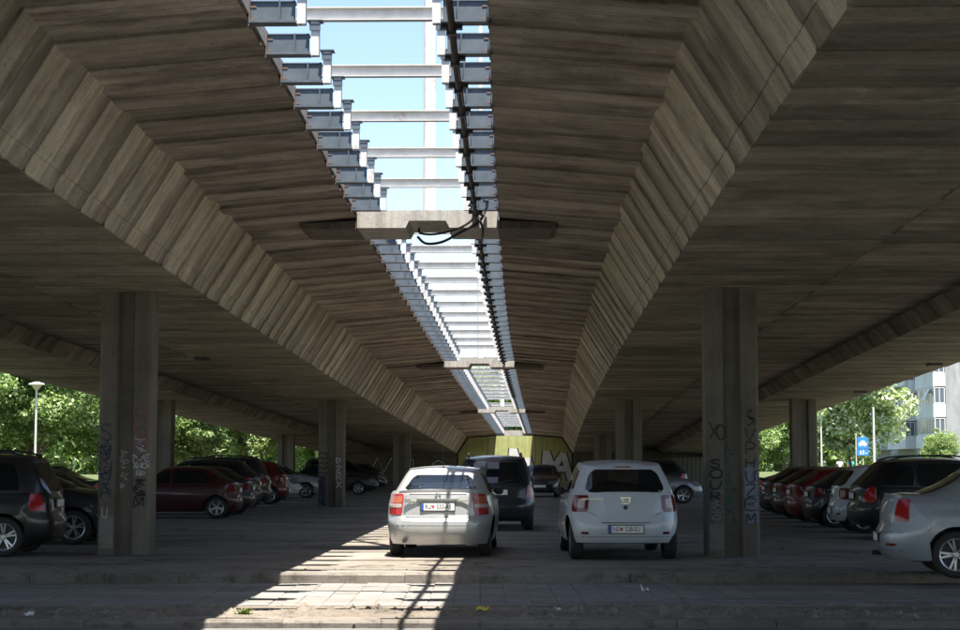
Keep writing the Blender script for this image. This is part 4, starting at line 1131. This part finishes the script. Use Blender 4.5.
# rear bumper centre x, y and heading (degrees, 0 = facing right, 90 = facing away)
cars = [
 ('sedan', 'silver', -.66, 27.2, 87.4, 'silver sedan with a roof aerial half in the strip of sunlight'),
 ('hatch', 'white', 2.20, 26.45, 90.6, 'white hatchback seen from behind beside the silver sedan'),
 ('mpv', 'navy', .33, 37.6, 90, 'dark people carrier with roof rails just behind the silver sedan'),
 ('logan', 'lsilver', 5.28, 23.4, -7, 'pale silver sedan on the right with its tail and rear wheel in view'),
 ('suv', 'black', 7.2, 34.2, -2, 'black estate car with roof rails parked behind the pale silver sedan'),
 ('hatch', 'white', 7.35, 37.4, -2, 'white hatchback in the right row between two black cars'),
 ('hatchb', 'dark', 7.35, 40.4, -1, 'charcoal hatchback in the right row beside a white hatchback'),
 ('hatchb', 'red', 7.45, 43.3, 0, 'bright red hatchback in the right row beside the charcoal hatchback'),
 ('hatchb', 'darkred', 7.6, 46.2, 0, 'dark maroon hatchback in the right row near the front pillar'),
 ('hatchb', 'black', 7.8, 49.3, 0, 'black hatchback half hidden by the near right pillar'),
 ('sedan', 'dark', 7.9, 52.6, 0, 'charcoal sedan mostly hidden deep in the right row behind the pillar'),
 ('logan', 'midgrey', 3.6, 62.5, 3, 'grey sedan facing right seen between the white hatchback and the pillar'),
 ('hatchb', 'dark', 2.75, 76.5, -94, 'small dark car facing the camera before the painted wall'),
 ('mpv', 'black', -6.74, 28.35, 181.0, 'black people carrier at the left edge with its red tail lamp in view'),
 ('mpv', 'dark', -10.75, 32.2, 1, 'charcoal people carrier with roof rails nosing out behind the near left pillar'),
 ('hatchb', 'grey', -10.6, 35.2, 1, 'grey hatchback roof showing beyond the charcoal people carrier'),
 ('sedan', 'dark', -8.6, 41.6, 180, 'dark sedan mostly hidden behind the near left pillar'),
 ('hatchb', 'darkred', -6.2, 46.6, 180, 'dark red hatchback between the left pillars, largest of the red cars on the left'),
 ('hatchb', 'dark', -6.25, 49.7, 180, 'dark hatchback just behind the dark red hatchback on the left'),
 ('suv', 'black', -6.6, 53.0, 180, 'black estate with roof rails between the two red cars on the left'),
 ('mpv', 'navy', -6.7, 56.3, 180, 'navy people carrier behind the black estate on the left'),
 ('hatch', 'red', -6.75, 62.0, 180, 'red hatchback with a bright rear wheel beside the second left pillar'),
 ('hatch', 'white', -11.0, 68.0, 1, 'white hatchback roof showing behind the second left pillar'),
 ('sedan', 'lsilver', -10.5, 72.0, 0, 'silver sedan nosing out just left of the second left pillar'),
 ('hatchb', 'black', -8.6, 79.0, 0, 'black hatchback facing right beyond the second left pillar'),
 ('mpv', 'dark', -9.0, 88.0, 0, 'charcoal people carrier far off near the third left pillar'),
 ('hatchb', 'grey', -5.2, 97.0, 180, 'grey hatchback far away near the end wall'),
 ('suv', 'black', 8.3, 70.0, 180, 'black estate far off in the right row'),
]
protoc = {}
for (kd, pn, x, y, a, lab) in cars:
    cspec, kk = kinds[kd]; first_ = kd not in protoc
    k2 = kk
    if first_:
        protoc[kd] = build_car(cspec, P[pn], kk); root = protoc[kd]; index_kids()
    else:
        root = copy_tree(protoc[kd])
        for ch in [q for q in root.children]:
            if ch.get(PAINT):
                ch.material_slots[0].link = 'OBJECT'; ch.material_slots[0].material = P[pn]
            if ch.name.startswith('license_plate'):
                for l_ in list(ch.children):
                    if l_.name.startswith('lettering'): bpy.data.objects.remove(l_)
    ra = R(a); root.location = (x + math.cos(ra) * cspec.L / 2, y + math.sin(ra) * cspec.L / 2, 0.0); root.rotation_euler = (0, 0, ra)
    if kd == 'logan' and y < 30: root.scale = (1, 1, .97)
    if x > 7 and y < 55 and kd != 'suv': root.scale = (.95, .95, .95)
    tag(root, lab, 'car', 'cars parked under the viaduct')
for o in bpy.data.objects:
    if PAINT in o.keys(): del o[PAINT]

# ------------------------------------------------------------------ trees
def crown_mesh(name, seed, rx, rz, nblob, nleaf, size, mat):
    r = np.random.default_rng(seed)
    vs = np.zeros((nblob * nleaf, 4, 3), dtype=np.float32)
    # clump centres fill an uneven egg
    cs = []
    while len(cs) < nblob:
        p = r.uniform(-1, 1, 3)
        q = np.linalg.norm(p)
        if q < 1 and q > .25: cs.append(p * np.array([rx, rx, rz]) * (.82 + .3 * r.random()))
    cs = np.array(cs); rad = r.uniform(.4, 1.35, nblob) * rx * .27
    for i in range(nblob):
        d = r.normal(size=(nleaf, 3)); d /= np.linalg.norm(d, axis=1)[:, None]
        pos = cs[i] + d * (rad[i] * r.uniform(.35, 1.0, nleaf) ** .6)[:, None] * np.array([1.15, 1.15, .8])
        nrm = d * .6 + r.normal(size=(nleaf, 3)) * .6 + np.array([0, 0, .5]); nrm /= np.linalg.norm(nrm, axis=1)[:, None]
        t = np.cross(nrm, r.normal(size=(nleaf, 3))); t /= np.linalg.norm(t, axis=1)[:, None]; b = np.cross(nrm, t)
        s = size * r.uniform(.45, 1.45, nleaf)[:, None]
        k = i * nleaf
        vs[k:k + nleaf, 0] = pos - t * s; vs[k:k + nleaf, 1] = pos - b * s * .55 + nrm * s * .12; vs[k:k + nleaf, 2] = pos + t * s; vs[k:k + nleaf, 3] = pos + b * s * .55 + nrm * s * .12
    N = nblob * nleaf
    me = bpy.data.meshes.new(name); me.vertices.add(N * 4); me.vertices.foreach_set('co', vs.ravel())
    me.loops.add(N * 4); me.loops.foreach_set('vertex_index', np.arange(N * 4, dtype=np.int32))
    me.polygons.add(N); me.polygons.foreach_set('loop_start', np.arange(0, N * 4, 4, dtype=np.int32)); me.polygons.foreach_set('loop_total', np.full(N, 4, dtype=np.int32))
    me.update(); me.validate(); me.materials.append(mat); return me
def trunk_mesh(seed, h, r0, rx, rz):
    r = random.Random(seed); m = MB()
    pts = [(0, 0, -.1), (r.uniform(-.1, .1), r.uniform(-.1, .1), h * .5), (r.uniform(-.25, .25), r.uniform(-.25, .25), h), (r.uniform(-.3, .3), 0, h + rz * .9)]
    m.tube(bez(pts, 4), [r0 * (1 - .07 * i) for i in range(13)], 9)
    for k in range(6):
        a = k * 1.05 + r.uniform(-.3, .3); z = h * r.uniform(.75, 1.15)
        m.tube(bez([(0, 0, z), (math.cos(a) * rx * .35, math.sin(a) * rx * .35, z + rz * .35), (math.cos(a) * rx * .7, math.sin(a) * rx * .7, z + rz * r.uniform(.5, 1.1))], 4), [r0 * .5 * (1 - .09 * i) for i in range(9)], 6)
    return meshof('trunk', m, M['bark'])
TV = []
for i, (rx, rz, h, mat, sz) in enumerate(((3.4, 3.6, 2.3, 'leaf', .105), (3.0, 4.2, 2.6, 'leaf', .095), (3.2, 3.2, 2.0, 'leaf', .115), (4.2, 5.6, 2.6, 'leaf2', .17))):
    TV.append((crown_mesh('crown', 11 + i, rx, rz, 125, 330, sz, M[mat]), trunk_mesh(50 + i, h, .20, rx, rz), h + rz * .92))
def tree(v, x, y, s, rot, label, group):
    t = empty('leafy_tree', (x, y, 0), rot); t.scale = (s, s, s); tag(t, label, 'tree', group)
    link('trunk', TV[v][1], None, t); c = link('crown', TV[v][0], None, t); c.location = (0, 0, TV[v][2])
lt = [(-25.5, 84, 0, 1.0), (-22.0, 88, 1, 1.0), (-29.5, 88, 2, 1.1), (-18.5, 92, 0, 1.0), (-25, 97, 1, 1.25), (-21, 101, 2, 1.25), (-33.5, 95, 0, 1.2), (-16.5, 99, 2, .8),
      (-14.6, 108, 1, .85), (-13.2, 118, 0, .9), (-19, 112, 0, 1.3), (-15.8, 127, 1, 1.1), (-29, 107, 2, 1.4), (-38, 104, 1, 1.35), (-11.5, 126, 2, .8)]
names = ['green tree behind the round lamp at the left edge', 'bushy tree just right of the round street lamp on the left', 'green tree filling the far left edge', 'bushy tree between the round lamp and the near left pillar', 'tall tree rising behind the round street lamp on the left',
         'tall tree behind the near left pillar', 'tree beyond the far left edge', 'small tree right behind the outer left pillar', 'small tree seen right of the outer left pillar', 'small far tree by the far outer left pillar', 'tall tree above the dark red hatchback on the left',
         'slim tree far behind the red hatchbacks on the left', 'large tree in the second line at the left', 'largest tree far off at the left edge', 'small tree near the left end of the painted wall']
for i, (x, y, v, s) in enumerate(lt): tree(v, x, y, s, i * 1.3, names[i], 'trees along the left side')
rt = [(25.4, 120, 3, .92, 'pale blossoming tree in front of the apartment block'), (23.0, 128, 1, 1.15, 'dark green tree behind the blue parking sign'), (19.3, 112, 0, .72, 'small tree right of the outer right pillar'),
      (33.6, 128, 0, .40, 'small tree below the apartment balconies'), (16.6, 110, 2, .7, 'small tree left of the outer right pillar'), (18.4, 134, 1, 1.1, 'dark tree behind the outer right pillar'), (14.4, 122, 0, .75, 'small tree by the far right end of the viaduct'),
      (21.0, 142, 2, 1.3, 'broad tree far behind the walking couple'), (26, 150, 0, 1.3, 'tall tree far behind the white pole'), (14, 150, 1, 1.3, 'tall far tree in line with the right slat fence')]
for i, (x, y, v, s, lab) in enumerate(rt): tree(v, x, y, s, i * .9 + .4, lab, 'trees along the right side')
for i, (x, y, v, s, lab) in enumerate([(3.2, 168, 0, 1.2, 'tree seen through the far end of the gap'), (9, 180, 1, 1.5, 'tree behind the far end of the viaduct on the right'), (-4, 185, 2, 1.5, 'tree behind the far end of the viaduct on the left')]):
    tree(v, x, y, s, i, lab, 'trees beyond the viaduct'); 
# far wood closing the view
r_ = random.Random(5)
fw = crown_mesh('far_wood', 91, 1, 1, 60, 120, .06, M['leaf'])
verts = np.empty(len(fw.vertices) * 3, dtype=np.float32); fw.vertices.foreach_get('co', verts); base_v = verts.reshape(-1, 3)
allv = []
for k in range(46):
    x = -150 + k * 6.6; y = 205 + r_.uniform(-8, 8) + (abs(x) * .0); s = r_.uniform(5, 7.5)
    if 20 < x < 95: s *= .75; y += 40
    allv.append(base_v * np.array([s * 1.1, s, s * 1.2]) + np.array([x, y, s * .8]))
allv = np.concatenate(allv); N = len(allv) // 4
me = bpy.data.meshes.new('far_wood'); me.vertices.add(N * 4); me.vertices.foreach_set('co', allv.astype(np.float32).ravel()); me.loops.add(N * 4); me.loops.foreach_set('vertex_index', np.arange(N * 4, dtype=np.int32))
me.polygons.add(N); me.polygons.foreach_set('loop_start', np.arange(0, N * 4, 4, dtype=np.int32)); me.polygons.foreach_set('loop_total', np.full(N, 4, dtype=np.int32)); me.update(); me.validate(); me.materials.append(M['leaf'])
tag(link('far_wood', me), 'far wood closing the view behind the nearer trees', kind='stuff')

# ------------------------------------------------------------------ apartment block
M['facade'] = vert_concrete('facade_panels', (0.36, 0.36, 0.37), (0.26, 0.25, 0.25), .5)
M['parapet'] = vert_concrete('parapet_concrete', (0.74, 0.75, 0.78), (0.58, 0.58, 0.58), .5)
M['wframe'] = plain('window_frame', (.7, .7, .7), .5); M['pane'] = glass_mat('window_glass', (.10, .12, .15), .05)
M['blind'] = plain('roller_blind', (.45, .40, .34), .8); M['awn'] = plain('awning_brown', (.20, .10, .08), .8)
ap = empty('apartment_block', (44.0, 165, 0), R(-4.0)); tag(ap, 'pale grey apartment block with long balconies at the right edge', 'building')
FL = 2.9; NF = 7
mb = MB(); mb.box(0, 26, 0, 44, 0, FL * NF + .6); mb.build('wall', M['facade'], ap)
mb = MB(); mb.box(-1.0, 26.4, -.35, 44.4, FL * NF + .6, FL * NF + 1.0); mb.build('roof', M['parapet'], ap)
wf = MB(); wf.box(-.06, 0, -.75, .75, 0, 1.45); 
def window(parent, loc, rz, w_, h_, mat, tilt=0):
    f = MB(); f.box(-w_ / 2, -w_ / 2 + .07, -.05, .02, 0, h_); f.box(w_ / 2 - .07, w_ / 2, -.05, .02, 0, h_); f.box(-w_ / 2 + .07, w_ / 2 - .07, -.05, .02, 0, .07); f.box(-w_ / 2 + .07, w_ / 2 - .07, -.05, .02, h_ - .07, h_); f.box(-.03, .03, -.045, .02, .07, h_ - .07)
    o = f.build('window', M['wframe'], parent); o.location = loc; o.rotation_euler = (0, 0, rz)
    p = MB(); p.box(-w_ / 2 + .07, w_ / 2 - .07, -.02, -.01, .07, h_ - .07); q = p.build('pane', M['pane'], o)
    if mat: 
        p = MB(); p.box(-w_ / 2 + .07, w_ / 2 - .07, -.04, -.025, h_ * mat[1], h_ - .07); p.build('blind', mat[0], o)
ra = random.Random(9)
for f in range(NF):
    z = f * FL
    if f >= 1:
        for (y0, y1) in ((0.0, 9.5), (16.0, 27.0), (32, 43)):
            mb = MB(); mb.box(-1.15, -1.0, y0, y1, z - .15, z + 1.12); mb.box(-1.0, -.01, y0, y1, z - .15, z + .02); mb.box(-1.0, -.01, y0, y0 + .12, z + .03, z + 1.12); mb.box(-1.0, -.01, y1 - .12, y1, z + .03, z + 1.12)
            mb.build('balcony', M['parapet'], ap)
            y = y0 + .8
            window(ap, (-.56, y0 + .04, z + 1.14), 0, .98, 1.5, None)
            while y < y1 - .6:
                glazed = True
                if glazed: window(ap, (-1.06, y, z + 1.14), -math.pi / 2, 1.35, 1.5, None if ra.random() < .5 else (M['blind'], ra.uniform(.2, .7)))
                if f == 4 or ra.random() < .18:
                    m = MB(); m.add([(-1.12, y - .7, z + 2.6), (-1.12, y + .7, z + 2.6), (-1.75, y + .7, z + 1.5), (-1.75, y - .7, z + 1.5), (-1.12, y - .7, z + 2.63), (-1.12, y + .7, z + 2.63), (-1.77, y + .7, z + 1.53), (-1.77, y - .7, z + 1.53)], [(0, 1, 2, 3), (7, 6, 5, 4), (0, 4, 5, 1), (1, 5, 6, 2), (2, 6, 7, 3), (3, 7, 4, 0)])
                    m.build('awning', M['awn'] if ra.random() < .5 else M['wframe'], ap)
                y += 1.42
            if f < NF:
                m = MB(); m.box(-1.12, -1.02, y0, y1, z + 2.66, z + FL - .16); m.build('lintel', M['parapet'], ap)
    for y in (11, 14, 29, 31): window(ap, (-.03, y, z + 1.0), -math.pi / 2, 1.4, 1.45, None)
    for x in (2.2, 5.6, 9, 13): window(ap, (x, -.03, z + 1.0), 0, 1.6, 1.5, (M['blind'], ra.uniform(.3, .8)) if ra.random() < .4 else None)

# ------------------------------------------------------------------ street furniture
def lamp(x, y, h, label):
    t = empty('street_lamp', (x, y, 0)); tag(t, label, 'street lamp', 'street lamps beside the viaduct')
    m = MB(); m.tube([(0, 0, 0), (0, 0, 1.2), (0, 0, h)], [.075, .055, .04], 10); m.build('pole', M['steelw'], t, smooth=40)
    m = MB(); m.lathe([(.02, h - .32), (.10, h - .28), (.24, h - .08)], n=16); m.build('diffuser', M['tailw2'], t, smooth=40)
    m = MB(); m.lathe([(.24, h - .079), (.36, h - .05), (.34, h), (.12, h + .06), (0, h + .08)], n=20); m.build('shade', M['steelw'], t, smooth=40)
M['tailw2'] = plain('lamp_glass', (.45, .42, .3), .3)
lamp(-20.2, 79.5, 5.02, 'round topped street lamp before the trees at the left edge')
lamp(19.7, 101, 4.65, 'street lamp just right of the outer right pillar')
lamp(12.75, 90, 4.35, 'street lamp glimpsed left of the outer right pillar')
po = empty('white_pole', (19.7, 87.5, 0)); tag(po, 'tall plain white pole beside the blue parking sign', 'pole')
m = MB(); m.tube([(0, 0, 0), (0, 0, 1.0), (0, 0, 4.15)], [.085, .07, .05], 12); m.lathe([(.16, 0), (.16, .05), (.09, .08)], n=12); m.lathe([(.052, 4.13), (.03, 4.18), (0, 4.19)], n=12); m.build('post', M['steelw'], po, smooth=40)
sg = empty('parking_sign', (19.1, 87.5, -.02)); sg.scale = (.86, .86, .92); tag(sg, 'blue parking sign with white car symbol above a smaller blue plate', 'sign')
M['sblue'] = plain('sign_blue', (.03, .22, .62), .4, 0, .04); M['swhite'] = plain('sign_white', (.8, .8, .8), .5, 0, .03)
m = MB(); m.tube([(-.34, .03, 0), (-.34, .03, 3.15)], .035, 8); m.build('post', M['steelw'], sg)
m = MB(); m.tube([(.06, .03, 0), (.06, .03, 1.8)], .03, 8); m.build('post', M['steelw'], sg)
m = MB(); m.box(-.27, .35, -.02, 0, 2.32, 2.95); m.build('panel', M['sblue'], sg)
m = MB(); m.box(-.32, .38, -.02, 0, 1.95, 2.28); m.build('panel', M['sblue'], sg)
m = MB(); m.prism([(-.2, 2.5), (-.18, 2.62), (-.1, 2.65), (-.03, 2.76), (.13, 2.76), (.2, 2.65), (.27, 2.62), (.28, 2.5)][::-1], lambda p, t: (p[0], t, p[1]), -.027, -.022)
m.lathe([(0, -.027), (.05, -.027), (.05, -.022)], (-.1, 0, 2.49), 10, 'y'); m.lathe([(0, -.027), (.05, -.027), (.05, -.022)], (.16, 0, 2.49), 10, 'y'); m.build('car_symbol', M['swhite'], sg)
m = MB(); m.box(-.12, -.06, -.027, -.022, 2.0, 2.2); m.box(.02, .12, -.027, -.022, 2.02, 2.22); m.box(.2, .3, -.027, -.022, 2.05, 2.1); m.build('white_mark', M['swhite'], sg)

# ------------------------------------------------------------------ people
M['skin'] = plain('skin', (.50, .32, .24), .6); M['hair1'] = plain('hair_dark', (.05, .035, .025), .6); M['hair2'] = plain('hair_fair', (.35, .25, .12), .6)
M['wshirt'] = plain('white_shirt', (.78, .76, .76), .8); M['teal'] = plain('teal_top', (.05, .42, .40), .8); M['jean'] = plain('jeans', (.05, .07, .13), .85)
def skinmesh(name, verts, edges, radii, mat, parent, sub=2):
    me = bpy.data.meshes.new(name); me.from_pydata(verts, edges, []); o = bpy.data.objects.new(name, me); col.objects.link(o)
    md = o.modifiers.new('skin', 'SKIN'); md.use_smooth_shade = True
    for i, rr in enumerate(radii): me.skin_vertices[0].data[i].radius = rr if isinstance(rr, tuple) else (rr, rr)
    me.skin_vertices[0].data[0].use_root = True
    s = o.modifiers.new('sub', 'SUBSURF'); s.levels = sub; s.render_levels = sub
    dg = bpy.context.evaluated_depsgraph_get(); dg.update(); m2 = bpy.data.meshes.new_from_object(o.evaluated_get(dg)); m2.name = name
    bpy.data.objects.remove(o); bpy.data.meshes.remove(me); m2.materials.clear(); m2.materials.append(mat)
    r = bpy.data.objects.new(name, m2); col.objects.link(r); r.parent = parent; return r
def person(x, y, rz, top, hair, label, st):
    t = empty('person', (x, y, 0), rz); tag(t, label, 'person')
    V = [(0, 0, .92), (0, 0, 1.12), (0, 0, 1.36), (0, 0, 1.47), (0, .01, 1.55), (0, .02, 1.63), (0, .01, 1.72)]; Rr = [(.15, .11), (.13, .10), (.15, .10), (.06, .06), (.075, .09), (.085, .10), (.06, .07)]
    Ed = [(0, 1), (1, 2), (2, 3), (3, 4), (4, 5), (5, 6)]
    for sg_ in (-1, 1):
        b = len(V); V += [(.09 * sg_, 0, .86), (.10 * sg_, .12 * st * sg_, .48), (.10 * sg_, .20 * st * sg_ - .04, .09), (.10 * sg_, .20 * st * sg_ + .10, .04)]; Rr += [(.09, .09), .058, .04, (.04, .035)]
        Ed += [(0, b), (b, b + 1), (b + 1, b + 2), (b + 2, b + 3)]
        b = len(V); V += [(.19 * sg_, 0, 1.38), (.23 * sg_, -.06 * st * sg_, 1.12), (.24 * sg_, -.05 * st * sg_ + .06, .87), (.24 * sg_, -.04 * st * sg_ + .09, .76)]; Rr += [.055, .042, .034, (.03, .045)]
        Ed += [(2, b), (b, b + 1), (b + 1, b + 2), (b + 2, b + 3)]
    skinmesh('body', V, Ed, Rr, M['skin'], t)
    skinmesh('shirt', [(0, 0, .93), (0, 0, 1.12), (0, 0, 1.36), (0, 0, 1.43), (-.19, 0, 1.385), (-.215, .03 * st, 1.22), (.19, 0, 1.385), (.215, -.03 * st, 1.22)], [(0, 1), (1, 2), (2, 3), (2, 4), (4, 5), (2, 6), (6, 7)], [(.175, .13), (.155, .12), (.175, .12), .085, .072, .062, .072, .062], top, t)
    skinmesh('trousers', [(0, 0, .97), (.09, 0, .86), (.10, .12 * st, .48), (.10, .20 * st - .04, .12), (-.09, 0, .86), (-.10, -.12 * st, .48), (-.10, -.20 * st - .04, .12)], [(0, 1), (1, 2), (2, 3), (0, 4), (4, 5), (5, 6)], [(.16, .125), .105, .075, .06, .105, .075, .06], M['jean'], t)
    skinmesh('hair', [(0, -.02, 1.74), (0, -.05, 1.66), (0, -.06, 1.56)], [(0, 1), (1, 2)], [(.085, .085), (.098, .08), (.075, .04)], hair, t)
person(27.0, 131.5, 0.2, M['wshirt'], M['hair1'], 'person in a white top walking away beyond the right row of cars', 1)
person(27.75, 131.0, 0.1, M['teal'], M['hair2'], 'person in a teal top with fair hair walking beyond the right row of cars', -1)

# ------------------------------------------------------------------ litter and weeds
def litter(name, x, y, z, s, mat, label, seed):
    r = random.Random(seed); n = 4; vs = []; fs = []
    for j in range(n + 1):
        for i in range(n + 1): vs.append(((i / n - .5) * s + r.uniform(-.1, .1) * s, (j / n - .5) * s * .7 + r.uniform(-.1, .1) * s, abs(r.gauss(0, .25)) * s + .004))
    for j in range(n):
        for i in range(n): fs.append((j * 5 + i, j * 5 + i + 1, j * 5 + i + 6, j * 5 + i + 5))
    o = mesh_obj(name, vs, fs, mat); o.location = (x, y, z); tag(o, label, 'litter', 'litter on the ground')
M['yel'] = plain('yellow_wrapper', (.62, .45, .04), .5); M['pap'] = plain('paper', (.6, .6, .62), .8)
litter('wrapper', 0.03, 19.25, -.13, .13, M['yel'], 'crumpled yellow wrapper on the dirt strip below the silver sedan', 1)
litter('paper_scrap', 2.05, 21.9, -.118, .10, M['pap'], 'white paper scrap on the paving below the white hatchback', 2)
litter('paper_scrap', -4.75, 18.55, -.13, .10, M['pap'], 'white paper scrap on the dirt strip at the left', 3)
litter('paper_scrap', .85, 19.3, -.13, .07, M['pap'], 'small grey paper scrap right of the yellow wrapper', 4)
M['weed'] = leaf_mat('weed_leaf', (.07, .09, .03), (.13, .15, .05), (.22, .22, .11))
def weed(x, y, label, s, seed):
    r = random.Random(seed); vs, fs = [], []
    for k in range(46):
        a = r.uniform(0, 6.28); L = s * r.uniform(.5, 1.1); b = len(vs); ca, sa = math.cos(a), math.sin(a); ox, oy = r.gauss(0, s * .35), r.gauss(0, s * .25)
        w_ = s * .10
        for (q, h) in ((0, 0), (.5, .55), (1.0, .6)):
            ww = w_ * (1 - .6 * q)
            vs += [(ox + ca * L * q - sa * ww, oy + sa * L * q + ca * ww, h * L), (ox + ca * L * q + sa * ww, oy + sa * L * q - ca * ww, h * L)]
        fs += [(b, b + 1, b + 3, b + 2), (b + 2, b + 3, b + 5, b + 4)]
    o = mesh_obj('weed', vs, fs, M['weed']); o.location = (x, y, -.135); tag(o, label, 'weed', None)
weed(-2.52, 18.9, 'green weed tuft at the left edge of the sunlit strip', .10, 1)
